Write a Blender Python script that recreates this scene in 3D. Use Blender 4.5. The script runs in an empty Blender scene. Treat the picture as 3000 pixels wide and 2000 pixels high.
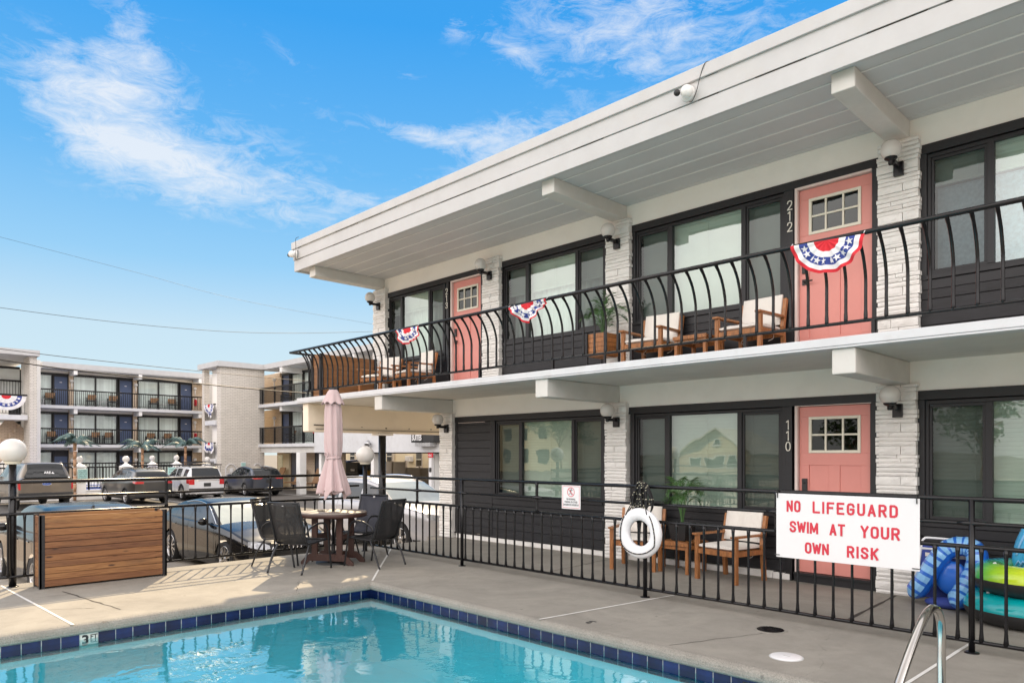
import bpy, bmesh, math, random
from mathutils import Vector, Matrix, Euler
R=math.radians; PI=math.pi; sin=math.sin; cos=math.cos
rnd=random.Random(7)
scene=bpy.context.scene
COL=scene.collection

# ---------------------------------------------------------------- camera
cd=bpy.data.cameras.new('camera'); cam=bpy.data.objects.new('camera',cd); COL.objects.link(cam)
cam.location=(0,0,1.57); cam.rotation_euler=(R(90),0,R(135.51-90))
cd.sensor_width=36.0; cd.lens=36.0*2102.3/3000.0; cd.shift_y=(1329.5-1000)/3000.0
cd.clip_start=0.05; cd.clip_end=3000
scene.camera=cam

# ---------------------------------------------------------------- light
SUN_TO=Vector((-1.077,.714,1.0)).normalized()
SUN_EL=math.asin(SUN_TO.z); SUN_ROT=math.atan2(SUN_TO.x,SUN_TO.y)
sl=bpy.data.lights.new('sun','SUN'); sl.energy=4.4; sl.angle=R(.55); sl.color=(1.0,.78,.50)
so=bpy.data.objects.new('sun',sl); COL.objects.link(so); so.location=(-30,20,40)
so.rotation_euler=SUN_TO.to_track_quat('Z','Y').to_euler()
scene.view_settings.view_transform='Standard'; scene.view_settings.look='None'
scene.view_settings.exposure=.60; scene.view_settings.gamma=1.0
scene.view_settings.use_curve_mapping=False

class NT:
    """small node helper"""
    def __init__(s,tree): s.t=tree; s.n=tree.nodes; s.l=tree.links
    def new(s,typ,**kw):
        nd=s.n.new(typ)
        for k,v in kw.items(): setattr(nd,k,v)
        return nd
    def put(s,sock,val):
        if isinstance(val,bpy.types.NodeSocket): s.l.new(val,sock)
        elif val is not None: sock.default_value=val
    def math(s,op,a,b=None,c=None,clamp=False):
        nd=s.new('ShaderNodeMath',operation=op,use_clamp=clamp)
        s.put(nd.inputs[0],a)
        if b is not None: s.put(nd.inputs[1],b)
        if c is not None: s.put(nd.inputs[2],c)
        return nd.outputs[0]
    def ramp(s,fac,stops):
        nd=s.new('ShaderNodeValToRGB'); e=nd.color_ramp.elements
        while len(e)<len(stops): e.new(.5)
        for el,(p,c) in zip(e,stops):
            el.position=p; el.color=c if len(c)==4 else (*c,1)
        s.put(nd.inputs[0],fac); return nd.outputs[0]
    def mix(s,fac,a,b,blend='MIX'):
        nd=s.new('ShaderNodeMix',data_type='RGBA',blend_type=blend)
        s.put(nd.inputs[0],fac)
        s.put(nd.inputs[6],a if isinstance(a,bpy.types.NodeSocket) else (*a,1) if len(a)==3 else a)
        s.put(nd.inputs[7],b if isinstance(b,bpy.types.NodeSocket) else (*b,1) if len(b)==3 else b)
        return nd.outputs[2]
    def noise(s,vec,scale,detail=4,rough=.55,dist=0.0):
        nd=s.new('ShaderNodeTexNoise'); s.put(nd.inputs['Vector'],vec)
        nd.inputs['Scale'].default_value=scale; nd.inputs['Detail'].default_value=detail
        nd.inputs['Roughness'].default_value=rough; nd.inputs['Distortion'].default_value=dist
        return nd.outputs[0]
    def mapping(s,vec,scale=(1,1,1),rot=(0,0,0),loc=(0,0,0)):
        nd=s.new('ShaderNodeMapping'); s.put(nd.inputs[0],vec)
        nd.inputs[1].default_value=loc; nd.inputs[2].default_value=rot; nd.inputs[3].default_value=scale
        return nd.outputs[0]
    def bump(s,h,strength,dist=.01,normal=None):
        nd=s.new('ShaderNodeBump'); nd.inputs['Strength'].default_value=strength
        nd.inputs['Distance'].default_value=dist; s.put(nd.inputs['Height'],h)
        if normal is not None: s.put(nd.inputs['Normal'],normal)
        return nd.outputs[0]

# ---------------------------------------------------------------- sky
SKY_K=.072; SKY_FILL=(17.8,16.6,16.1)
wd=bpy.data.worlds.new('World'); scene.world=wd; wd.use_nodes=True
W=NT(wd.node_tree); W.n.clear()
sky=W.new('ShaderNodeTexSky'); sky.sky_type='NISHITA'; sky.sun_disc=False
sky.sun_elevation=SUN_EL; sky.sun_rotation=SUN_ROT; sky.air_density=1.0; sky.dust_density=.0; sky.ozone_density=2.2
hs=W.new('ShaderNodeHueSaturation'); hs.inputs['Saturation'].default_value=1.22; hs.inputs['Value'].default_value=1.0
W.l.new(sky.outputs[0],hs.inputs['Color'])
tc=W.new('ShaderNodeTexCoord'); sp=W.new('ShaderNodeSeparateXYZ'); W.l.new(tc.outputs['Generated'],sp.inputs[0])
dx,dy,dz=sp.outputs
az=W.math('ARCTAN2',dy,W.math('MULTIPLY',dx,-1.0))       # 0 along -X, grows towards +Y
el=W.math('ARCSINE',dz)
dzc=W.math('ADD',W.math('MAXIMUM',dz,0.0),.12)
cmb=W.new('ShaderNodeCombineXYZ'); W.put(cmb.inputs[0],W.math('DIVIDE',dx,dzc)); W.put(cmb.inputs[1],W.math('DIVIDE',dy,dzc))
pv=cmb.outputs[0]
def cell(a,e,sa,se,rot,amp):
    c_,s_=cos(R(rot)),sin(R(rot))
    da=W.math('SUBTRACT',az,R(a)); de=W.math('SUBTRACT',el,R(e))
    u=W.math('DIVIDE',W.math('ADD',W.math('MULTIPLY',da,c_),W.math('MULTIPLY',de,s_)),R(sa))
    v=W.math('DIVIDE',W.math('SUBTRACT',W.math('MULTIPLY',de,c_),W.math('MULTIPLY',da,s_)),R(se))
    q=W.math('ADD',W.math('MULTIPLY',u,u),W.math('MULTIPLY',v,v))
    return W.math('MULTIPLY',W.math('EXPONENT',W.math('MULTIPLY',q,-1.0)),amp)
CELLS=[(13.6,22.2,4.6,3.2,-28,1.0),(17.6,20.4,5,2.5,-22,1.0),(22,19.4,5,1.9,-14,.9),(27,19.0,4.6,1.7,8,.8),(17,27,2.0,4.2,20,.66),(14.5,25.0,3.4,2.2,0,.55),(20,23.0,8,4.5,0,.36),(25,21.5,5,2.2,-10,.4),
       (37,23.8,5,.8,-6,1.0),(43.5,23.4,4.5,1.5,0,1.3),(47,24.5,5,1.4,6,.7),(31,18.2,5,1.2,14,.5),(38,20.4,6,.9,14,.6),(4.2,27.4,2.2,.6,-14,.9),(7,24.8,2.4,1.0,-25,.35),
       (10,30.5,5,1.0,-28,.34),(39.7,30.4,1.4,.7,0,.8),(36,27.6,1.8,.5,-8,.6),(27,28,2.2,.5,-25,.5),(52,31.5,12,3.6,-18,.7),(60,33,12,5,-10,.6),(45,29,5,.9,-26,.6),(29,25,3,1.0,-30,.3),(60,27,14,2.2,-12,.5)]
msk=None
for c in CELLS:
    k=cell(*c); msk=k if msk is None else W.math('ADD',msk,k)
cae=W.new('ShaderNodeCombineXYZ'); W.put(cae.inputs[0],W.math('MULTIPLY',az,.92)); W.put(cae.inputs[1],el); ae=cae.outputs[0]
n1=W.noise(W.mapping(ae,(1.0,2.3,1),(0,0,R(16))),21,11,.74,.8)
n2=W.noise(W.mapping(ae,(1.0,3.2,1),(0,0,R(10))),7,8,.62,.9)
nn=W.math('ADD',W.math('MULTIPLY',n1,.60),W.math('MULTIPLY',n2,.42))
den=W.math('MULTIPLY',W.math('SUBTRACT',nn,W.math('SUBTRACT',.585,W.math('MULTIPLY',msk,.165))),3.0,clamp=True)
den=W.math('MULTIPLY',den,W.math('MINIMUM',W.math('MULTIPLY',msk,1.2),1.0))
den=W.math('MINIMUM',W.math('MULTIPLY',den,.95),.80)
up=W.math('MULTIPLY',W.math('ADD',dz,.02),30.0,clamp=True)
den=W.math('MULTIPLY',den,up)
# clear blue that pales towards the horizon, mixed with the physical sky
eln=W.math('DIVIDE',W.math('MAXIMUM',el,0.0),R(90))
blue=W.ramp(eln,[(0,(.69,.83,.88)),(.05,(.65,.81,.885)),(.10,(.61,.79,.895)),(.155,(.33,.645,.93)),(.23,(.15,.50,.92)),(.34,(.045,.375,.90)),(.6,(.05,.30,.75)),(1,(.06,.28,.65))])
blue=W.mix(1.0,blue,(9.3,9.3,9.3),'MULTIPLY')
skc=W.mix(.90,hs.outputs[0],blue)
skc=W.mix(den,skc,(8.4,8.6,8.9))
# brighter sky added behind the camera and overhead to light the shaded facade
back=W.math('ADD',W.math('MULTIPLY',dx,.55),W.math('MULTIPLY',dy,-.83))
fill=W.math('MAXIMUM',W.math('MULTIPLY',W.math('ADD',back,.40),1.9,clamp=True),W.math('MULTIPLY',W.math('SUBTRACT',dz,.66),4.0,clamp=True))
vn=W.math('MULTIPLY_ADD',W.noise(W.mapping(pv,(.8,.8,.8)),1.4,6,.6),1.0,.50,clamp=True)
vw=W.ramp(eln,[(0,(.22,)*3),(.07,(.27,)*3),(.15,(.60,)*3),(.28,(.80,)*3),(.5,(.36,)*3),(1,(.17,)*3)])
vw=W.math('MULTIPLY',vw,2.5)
vc=W.mix(1.0,SKY_FILL,(1,1,1),'MULTIPLY'); vv=W.new('ShaderNodeVectorMath',operation='SCALE'); W.l.new(vc,vv.inputs[0]); W.put(vv.inputs['Scale'],vw)
skc=W.mix(W.math('MULTIPLY',fill,vn),skc,vv.outputs[0])
# white glare round the sun, which stands just above the picture
dt=W.new('ShaderNodeVectorMath',operation='DOT_PRODUCT'); W.l.new(tc.outputs['Generated'],dt.inputs[0]); dt.inputs[1].default_value=SUN_TO
ang=W.math('ARCCOSINE',dt.outputs['Value'])
gl=W.math('EXPONENT',W.math('MULTIPLY',W.math('POWER',W.math('DIVIDE',ang,R(17)),2.0),-1.0))
gl=W.math('MULTIPLY',gl,W.math('MULTIPLY',W.math('SUBTRACT',el,R(32.5)),7.0,clamp=True))
skc=W.mix(gl,skc,(22,20.5,18))
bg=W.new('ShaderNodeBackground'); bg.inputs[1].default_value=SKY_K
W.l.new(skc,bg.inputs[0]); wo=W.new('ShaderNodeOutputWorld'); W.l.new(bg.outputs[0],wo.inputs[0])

# ---------------------------------------------------------------- materials
def newmat(name):
    m=bpy.data.materials.new(name); m.use_nodes=True; N=NT(m.node_tree)
    b=N.n['Principled BSDF']; o=N.n['Material Output']; return m,N,b,o
def coords(N,which='Object'):
    return N.new('ShaderNodeTexCoord').outputs[which]
MATS={}
def pm(name,col,rough=.5,metal=0.0,var=.12,vscale=3.0,bump=0.0,bscale=60.0,coat=0.0,spec=.5,stretch=None,trans=0.0,dirt=None,island=0.0,sheen=0.0,rvar=.08):
    if name in MATS: return MATS[name]
    m,N,b,o=newmat(name); P=coords(N)
    if stretch: P2=N.mapping(P,stretch)
    else: P2=P
    f=N.noise(P2,vscale,5,.6)
    lo=tuple(c*(1-var) for c in col); hi=tuple(min(1,c*(1+var)) for c in col)
    c=N.mix(N.math('MULTIPLY',N.math('SUBTRACT',f,.3),2.5,clamp=True),lo,hi)
    if dirt:
        d=N.noise(P,dirt[1],6,.7); c=N.mix(N.math('MULTIPLY',N.math('SUBTRACT',d,.52),dirt[2],clamp=True),c,dirt[0])
    if island:
        g=N.new('ShaderNodeNewGeometry'); k=N.math('MULTIPLY_ADD',g.outputs['Random Per Island'],island*2,1-island)
        hv=N.new('ShaderNodeHueSaturation'); N.l.new(c,hv.inputs['Color']); N.put(hv.inputs['Value'],k); c=hv.outputs[0]
    N.l.new(c,b.inputs['Base Color'])
    b.inputs['Metallic'].default_value=metal
    N.put(b.inputs['Roughness'],N.math('MULTIPLY_ADD',f,rvar,max(.02,rough-rvar/2)))
    b.inputs['Coat Weight'].default_value=coat; b.inputs['Coat Roughness'].default_value=.04
    b.inputs['Specular IOR Level'].default_value=spec
    if sheen: b.inputs['Sheen Weight'].default_value=sheen
    if bump: N.l.new(N.bump(N.noise(P2,bscale,6,.65),bump,.004),b.inputs['Normal'])
    if trans: b.inputs['Subsurface Weight'].default_value=trans; b.inputs['Subsurface Radius'].default_value=(.05,.05,.05)
    MATS[name]=m; return m

M={}
M['fascia']=pm('pale_grey_fascia',(.53,.53,.53),.6,var=.05,bump=.12,bscale=30,dirt=((.52,.50,.46),2.6,1.5))
M['white']=pm('white_paint',(.83,.825,.81),.55,var=.04,bump=.10,bscale=45,dirt=((.5,.47,.42),2.2,1.2))
M['stucco']=pm('white_stucco',(.91,.885,.835),.8,var=.04,bump=.35,bscale=110,dirt=((.62,.57,.49),1.5,1.0))
M['beambounce']=pm('cream_bounce_beam',(.88,.79,.65),.8,var=.05,bump=.4,bscale=60,dirt=((.62,.52,.40),1.5,1.0))  # cream tint stands in for warm light bounced off the sunlit ground
M['texstucco']=pm('heavy_stucco',(.66,.645,.61),.85,var=.06,bump=.9,bscale=150,dirt=((.55,.51,.45),1.2,1.2))
M['soffit']=pm('soffit_boards',(.60,.60,.605),.6,var=.04,vscale=1.2,bump=.06)
M['slab']=pm('slab_paint',(.63,.64,.66),.6,var=.05,bump=.3,bscale=40,dirt=((.48,.47,.45),3.5,2.2))
M['brick']=pm('painted_split_stone',(.80,.785,.755),.75,var=.05,vscale=7,bump=.55,bscale=42,dirt=((.52,.49,.44),9,1.1),island=.05)
M['greybrick']=pm('grey_painted_brick',(.48,.45,.41),.85,var=.18,vscale=.9,bump=.5,bscale=12,dirt=((.36,.34,.31),.8,2))
M['black']=pm('black_trim',(.012,.012,.0145),.5,var=.2,bump=.15,bscale=50)
M['siding']=pm('black_board_siding',(.0125,.0125,.0155),.5,var=.5,vscale=6,bump=.9,bscale=24,stretch=(1,8,8),island=.18)
M['iron']=pm('black_painted_iron',(.006,.006,.0075),.24,var=.3,vscale=14,bump=.10,bscale=60,spec=.38,dirt=((.022,.016,.012),7,1.1))
M['pink']=pm('pink_door_paint',(.70,.275,.235),.42,var=.03,bump=.03)
M['casing']=pm('pale_door_casing',(.72,.60,.56),.5,var=.04)
M['cream']=pm('cream_frame',(.76,.72,.60),.45,var=.03)
M['cushion']=pm('cream_cushion',(.78,.745,.69),.9,var=.05,bump=.3,bscale=220,sheen=.2)
M['teak']=pm('oiled_teak',(.33,.135,.045),.42,var=.4,vscale=9,bump=.12,bscale=40,stretch=(6,6,1),island=.16)
M['cedar']=pm('cedar_planter_board',(.245,.105,.042),.6,var=.42,vscale=4,bump=.2,bscale=30,stretch=(5,.45,5),island=.27,dirt=((.07,.035,.02),3.2,1.8))
def cedar_mat():
    m,N,b,o=newmat('knotty_cedar_board'); P=coords(N); g=N.new('ShaderNodeNewGeometry'); r=g.outputs['Random Per Island']
    sh=N.new('ShaderNodeCombineXYZ'); N.put(sh.inputs[0],0.0); N.put(sh.inputs[1],N.math('MULTIPLY',r,31.0)); N.put(sh.inputs[2],N.math('MULTIPLY',r,17.0))
    va=N.new('ShaderNodeVectorMath',operation='ADD'); N.l.new(P,va.inputs[0]); N.l.new(sh.outputs[0],va.inputs[1]); Q=va.outputs[0]
    gr=N.noise(N.mapping(Q,(9,1.1,26)),2.2,6,.62,1.4); big=N.noise(N.mapping(Q,(2,.8,3)),1.6,4,.6)
    c=N.ramp(gr,[(.30,(.115,.045,.016)),(.46,(.235,.10,.038)),(.62,(.315,.15,.06))])
    vo=N.new('ShaderNodeTexVoronoi'); N.l.new(N.mapping(Q,(1,2.2,7)),vo.inputs['Vector']); vo.inputs['Scale'].default_value=1.0
    k=N.math('MULTIPLY',N.math('SUBTRACT',.115,vo.outputs['Distance']),16,clamp=True); c=N.mix(k,c,(.055,.022,.012))
    c=N.mix(N.math('MULTIPLY',N.math('SUBTRACT',big,.50),2.4,clamp=True),c,(.085,.046,.028))
    hv=N.new('ShaderNodeHueSaturation'); N.l.new(c,hv.inputs['Color']); N.put(hv.inputs['Value'],N.math('MULTIPLY_ADD',r,.70,.58)); N.put(hv.inputs['Hue'],N.math('MULTIPLY_ADD',r,.016,.492))
    N.l.new(hv.outputs[0],b.inputs['Base Color']); b.inputs['Roughness'].default_value=.6; N.l.new(N.bump(gr,.25,.003),b.inputs['Normal']); return m
M['cedar']=cedar_mat()
M['brownboard']=pm('brown_planter_board',(.27,.125,.05),.6,var=.2,vscale=5,bump=.1,stretch=(1,1,8),island=.08)
M['globe']=pm('opal_globe',(.68,.655,.62),.22,var=.02,trans=.3,coat=.2)
M['steel']=pm('stainless_steel',(.62,.60,.57),.14,metal=1,var=.08,vscale=5,bump=.02)
M['chrome']=pm('chrome',(.7,.7,.72),.08,metal=1,var=.02)
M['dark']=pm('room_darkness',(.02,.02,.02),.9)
M['sheer']=pm('sheer_curtain',(.74,.76,.74),.8,var=.04)
M['film']=pm('pale_blue_window_film',(.36,.45,.55),.6,var=.25,vscale=26)
M['blind']=pm('window_blind',(.56,.59,.54),.6,var=.05)
M['vblind']=pm('vertical_blind',(.76,.80,.78),.6,var=.08,vscale=.8,island=.12)
M['number']=pm('cream_number',(.72,.70,.62),.4,var=.02)
M['concwalk']=None
M['sling']=pm('black_sling_mesh',(.020,.020,.022),.75,var=.1,bump=.4,bscale=400)
M['slingb']=pm('navy_sling_mesh',(.032,.036,.052),.75,var=.1,bump=.4,bscale=400)
def sling_mat(name,col):
    m,N,b,o=newmat(name); b.inputs['Base Color'].default_value=(*col,1); b.inputs['Roughness'].default_value=.7; P=coords(N); N.l.new(N.bump(N.noise(P,500,2),.4,.002),b.inputs['Normal'])
    t=N.new('ShaderNodeBsdfTransparent'); mx=N.new('ShaderNodeMixShader'); mx.inputs[0].default_value=.14; N.l.new(b.outputs[0],mx.inputs[1]); N.l.new(t.outputs[0],mx.inputs[2]); N.l.new(mx.outputs[0],o.inputs[0]); return m
M['sling']=sling_mat('woven_black_sling',(.020,.020,.022)); M['slingb']=sling_mat('woven_navy_sling',(.03,.034,.05))
M['frame']=pm('black_tube_frame',(.013,.014,.017),.33,var=.1)
M['tabletop']=pm('tan_tabletop',(.22,.19,.165),.55,var=.1,vscale=9,stretch=(8,1,1))
M['brownpoly']=pm('brown_poly_lumber',(.060,.028,.022),.5,var=.25,vscale=9,stretch=(6,6,1))
M['canvas']=pm('faded_pink_canvas',(.57,.43,.43),.9,var=.07,vscale=3,bump=.25,bscale=260,sheen=.3)
M['signwhite']=pm('white_sign_board',(.74,.74,.75),.4,var=.015)
M['signred']=pm('red_letters',(.60,.028,.055),.45,var=.05)
M['ringwhite']=pm('white_ring_vinyl',(.78,.79,.81),.35,var=.03)
M['ropeblack']=pm('black_rope',(.012,.012,.013),.8,var=.3,bump=.6,bscale=200)
M['ropefleck']=pm('pale_rope_fleck',(.5,.47,.36),.8)
M['potblack']=pm('black_pot',(.014,.014,.015),.5)
M['leaf']=pm('palm_leaf',(.055,.135,.035),.45,var=.35,vscale=9,island=.25)
M['metleaf']=pm('teal_metal_leaf',(.09,.155,.15),.5,var=.4,vscale=4,island=.3)
M['mettrunk']=pm('copper_trunk',(.40,.23,.13),.5,var=.2,vscale=8)
M['red']=pm('flag_red',(.62,.022,.035),.8,var=.08,bump=.2,bscale=200)
M['navy']=pm('flag_blue',(.03,.055,.26),.8,var=.08,bump=.2,bscale=200)
M['flagwhite']=pm('flag_white',(.78,.77,.78),.85,var=.04,bump=.2,bscale=200)
M['tile']=pm('navy_pool_tile',(.004,.015,.075),.2,var=.5,vscale=5,bump=.05,island=.3,coat=.0,spec=.3,dirt=((.01,.028,.10),16,1.3))
M['grout']=pm('pale_grout',(.55,.56,.55),.8)
M['tilewhite']=pm('pale_depth_tile',(.62,.62,.58),.3,var=.05)
M['plaster']=pm('pool_plaster',(.42,.74,.80),.6,var=.05,vscale=1.5)
M['caulk']=pm('white_caulk',(.70,.69,.66),.6,var=.1,vscale=14)
M['crack']=pm('dark_crack',(.05,.042,.035),.9,var=.4,vscale=20)
M['bluedoor']=pm('navy_door',(.055,.085,.17),.5,var=.06,vscale=.8)
M['greydoor']=pm('slate_door',(.075,.08,.105),.5,var=.06,vscale=.8)
M['tanwall']=pm('tan_brick_wall',(.55,.44,.33),.85,var=.1,vscale=2,bump=.3,bscale=20)
M['lemon']=pm('pale_yellow_siding',(.66,.57,.40),.7,var=.05,vscale=1)
M['vinyl']=pm('tan_vinyl_fence',(.50,.43,.35),.55,var=.04)
M['brownseat']=pm('tan_seat',(.30,.17,.085),.7,var=.15)
M['teal']=pm('pale_teal_sign',(.40,.64,.60),.5,var=.04)
M['asphalt']=None
M['yellow']=pm('yellow_bin',(.75,.42,.03),.5)
M['binblue']=pm('blue_lid',(.03,.10,.42),.5)
M['rubber']=pm('tyre_rubber',(.016,.016,.017),.8,var=.2,bump=.3,bscale=90)
M['rim']=pm('alloy_rim',(.52,.52,.53),.28,metal=.9,var=.06)
M['rimdark']=pm('dark_rim_back',(.02,.02,.022),.5)
M['cglass']=pm('dark_car_glass',(.010,.013,.015),.03,var=.1,spec=.45,coat=.25)
M['cglassl']=pm('sky_pale_green_glass',(.28,.32,.30),.03,var=.1,spec=.9,coat=1.0)  # pale base colour stands in for bright sky reflected in the windshields
M['taill']=pm('red_lens',(.50,.010,.016),.14,var=.2,coat=.8)
M['headl']=pm('clear_lens',(.42,.45,.50),.10,var=.4,vscale=14,coat=1.0)
M['plate']=pm('pale_plate',(.60,.60,.55),.4,var=.15,vscale=40)
M['plastic']=pm('black_plastic',(.02,.02,.021),.5,var=.15)
def paint(name,col,metal=.35,rough=.3,coat=.8): return pm(name,col,rough,metal,var=.05,vscale=1.5,coat=coat,rvar=.02)

def make_concrete(name,base,alt,sp=.22,bump=.5,spk=170):
    m,N,b,o=newmat(name); P=coords(N)
    f1=N.noise(P,.8,7,.68,.8); f2=N.noise(P,3.2,6,.7); sp_=N.noise(P,spk,3,.7); f3=N.noise(P,28,4,.6)
    c=N.mix(N.ramp(f1,[(.35,(0,0,0)),(.68,(1,1,1))]),base,alt)
    c=N.mix(N.math('MULTIPLY',N.math('SUBTRACT',f2,.47),1.7,clamp=True),c,tuple(x*.70 for x in base))
    f4=N.noise(P,.35,4,.6,1.2); c=N.mix(N.math('MULTIPLY',N.math('SUBTRACT',f4,.54),2.2,clamp=True),c,tuple(x*.78 for x in base))
    dv=N.new('ShaderNodeVectorMath',operation='ADD'); N.l.new(P,dv.inputs[0]); nz=N.new('ShaderNodeTexNoise'); N.l.new(P,nz.inputs['Vector']); nz.inputs['Scale'].default_value=1.3; nz.inputs['Detail'].default_value=6; sv=N.new('ShaderNodeVectorMath',operation='SCALE'); N.l.new(nz.outputs['Color'],sv.inputs[0]); sv.inputs['Scale'].default_value=.55; N.l.new(sv.outputs[0],dv.inputs[1])
    vo=N.new('ShaderNodeTexVoronoi',feature='DISTANCE_TO_EDGE'); N.l.new(dv.outputs[0],vo.inputs['Vector']); vo.inputs['Scale'].default_value=.36
    ck=N.math('MULTIPLY',N.math('MULTIPLY',N.math('SUBTRACT',.0016,vo.outputs['Distance']),900,clamp=True),N.math('MULTIPLY',N.math('SUBTRACT',f2,.42),3.0,clamp=True)); c=N.mix(N.math('MULTIPLY',ck,.7),c,tuple(x*.32 for x in base))
    v2=N.new('ShaderNodeTexVoronoi'); N.l.new(P,v2.inputs['Vector']); v2.inputs['Scale'].default_value=2.1
    c=N.mix(N.math('MULTIPLY',N.math('SUBTRACT',.045,v2.outputs['Distance']),26,clamp=True),c,tuple(x*.5 for x in base))
    k=N.ramp(sp_,[(.36,(1-sp,1-sp,1-sp)),(.5,(1,1,1)),(.66,(1+sp*.5,)*3)])
    c=N.mix(1.0,c,k,'MULTIPLY')
    N.l.new(c,b.inputs['Base Color']); b.inputs['Roughness'].default_value=.85; b.inputs['Specular IOR Level'].default_value=.3
    h=N.math('ADD',N.math('MULTIPLY',sp_,.6),N.math('MULTIPLY',f3,.6))
    N.l.new(N.bump(h,bump,.004),b.inputs['Normal']); return m
M['concrete']=make_concrete('deck_concrete',(.255,.241,.212),(.345,.324,.283),.24,.5)
M['coping']=make_concrete('exposed_aggregate',(.25,.238,.21),(.325,.306,.268),.38,1.0,120)
M['asphalt']=make_concrete('worn_asphalt',(.125,.117,.108),(.165,.152,.136),.25,.5)
M['sidewalk']=make_concrete('pale_sidewalk',(.40,.36,.31),(.46,.42,.36),.12,.3)
M['gravel']=make_concrete('gravel_strip',(.34,.28,.22),(.42,.35,.28),.55,1.0)

def brick_mat(name,c1,c2,mort,sc):
    m,N,b,o=newmat(name); P=coords(N); g=N.new('ShaderNodeNewGeometry'); sn=N.new('ShaderNodeSeparateXYZ'); N.l.new(g.outputs['Normal'],sn.inputs[0])
    sp=N.new('ShaderNodeSeparateXYZ'); N.l.new(P,sp.inputs[0]); cb=N.new('ShaderNodeCombineXYZ')
    N.put(cb.inputs[0],N.math('ADD',sp.outputs[0],sp.outputs[1])); N.put(cb.inputs[1],sp.outputs[2])
    t=N.new('ShaderNodeTexBrick'); N.l.new(cb.outputs[0],t.inputs[0]); t.inputs['Scale'].default_value=sc; t.inputs['Mortar Size'].default_value=.022; t.inputs['Brick Width'].default_value=.62; t.inputs['Row Height'].default_value=.20
    t.inputs['Color1'].default_value=(*c1,1); t.inputs['Color2'].default_value=(*c2,1); t.inputs['Mortar'].default_value=(*mort,1)
    f=N.noise(P,1.1,6,.7); f2=N.noise(N.mapping(P,(1,1,6)),3.0,5,.7); c=N.mix(N.math('MULTIPLY',N.math('SUBTRACT',f,.5),1.6,clamp=True),t.outputs[0],tuple(x*.66 for x in c1)); c=N.mix(N.math('MULTIPLY',N.math('SUBTRACT',f2,.52),1.8,clamp=True),c,tuple(x*.6 for x in c1))
    N.l.new(c,b.inputs['Base Color']); b.inputs['Roughness'].default_value=.9; N.l.new(N.bump(t.outputs['Fac'],-.6,.02),b.inputs['Normal']); return m
M['greybrick']=brick_mat('grey_painted_brick_wall',(.64,.60,.54),(.70,.66,.60),(.42,.39,.35),2.0)
M['tanwall']=brick_mat('tan_brick',(.60,.48,.35),(.66,.53,.40),(.42,.33,.25),2.0)
def schlick(N,nrm,f0,boost=1.0):
    g=N.new('ShaderNodeNewGeometry'); d=N.new('ShaderNodeVectorMath',operation='DOT_PRODUCT'); N.l.new(g.outputs['Incoming'],d.inputs[0]); N.l.new(nrm,d.inputs[1])
    c=N.math('SUBTRACT',1.0,N.math('ABSOLUTE',d.outputs['Value']),clamp=True)
    return N.math('MULTIPLY',N.math('MULTIPLY_ADD',N.math('POWER',c,5.0),1-f0,f0),boost,clamp=True)
def glass_mat(name,tint=(.82,.9,.86),boost=1.0,ior=1.75,wob=.012):
    m,N,b,o=newmat(name); N.n.remove(b); P=coords(N)
    nrm=N.bump(N.noise(P,1.6,2,.5),wob*8,.02)
    t=N.new('ShaderNodeBsdfTransparent'); t.inputs[0].default_value=(*tint,1)
    g=N.new('ShaderNodeBsdfGlossy'); g.inputs['Roughness'].default_value=.012; g.inputs[0].default_value=(.95,1,.98,1); N.l.new(nrm,g.inputs['Normal'])
    mx=N.new('ShaderNodeMixShader'); N.put(mx.inputs[0],schlick(N,nrm,((ior-1)/(ior+1))**2,boost))
    N.l.new(t.outputs[0],mx.inputs[1]); N.l.new(g.outputs[0],mx.inputs[2]); N.l.new(mx.outputs[0],o.inputs[0]); return m
M['glass']=glass_mat('window_glass',(.82,.94,.89),2.4,1.75)
M['screen']=glass_mat('screened_glass',(.42,.47,.46),1.0,1.6)
M['farglass']=glass_mat('far_window_glass',(.93,.97,.96),2.0,1.6,.03)
def water_mat():
    m,N,b,o=newmat('pool_water'); N.n.remove(b); P=coords(N)
    h=N.math('ADD',N.noise(N.mapping(P,(1,1,1)),1.7,3,.5,.8),N.math('MULTIPLY',N.noise(P,9,3,.5,.4),.22))
    nrm=N.bump(h,.105,.04)
    t=N.new('ShaderNodeBsdfTransparent'); t.inputs[0].default_value=(.36,.81,.88,1)
    g=N.new('ShaderNodeBsdfGlossy'); g.inputs['Roughness'].default_value=.008; N.l.new(nrm,g.inputs['Normal'])
    mx=N.new('ShaderNodeMixShader'); N.put(mx.inputs[0],schlick(N,nrm,.04,2.0))
    N.l.new(t.outputs[0],mx.inputs[1]); N.l.new(g.outputs[0],mx.inputs[2]); N.l.new(mx.outputs[0],o.inputs[0]); return m
M['water']=water_mat()
def foliage_mat(name,c1,c2):
    m,N,b,o=newmat(name); g=N.new('ShaderNodeNewGeometry'); c=N.mix(g.outputs['Random Per Island'],c1,c2)
    N.l.new(c,b.inputs['Base Color']); b.inputs['Roughness'].default_value=.6; return m
M['tree']=foliage_mat('tree_leaf',(.035,.075,.02),(.10,.16,.045))
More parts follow.
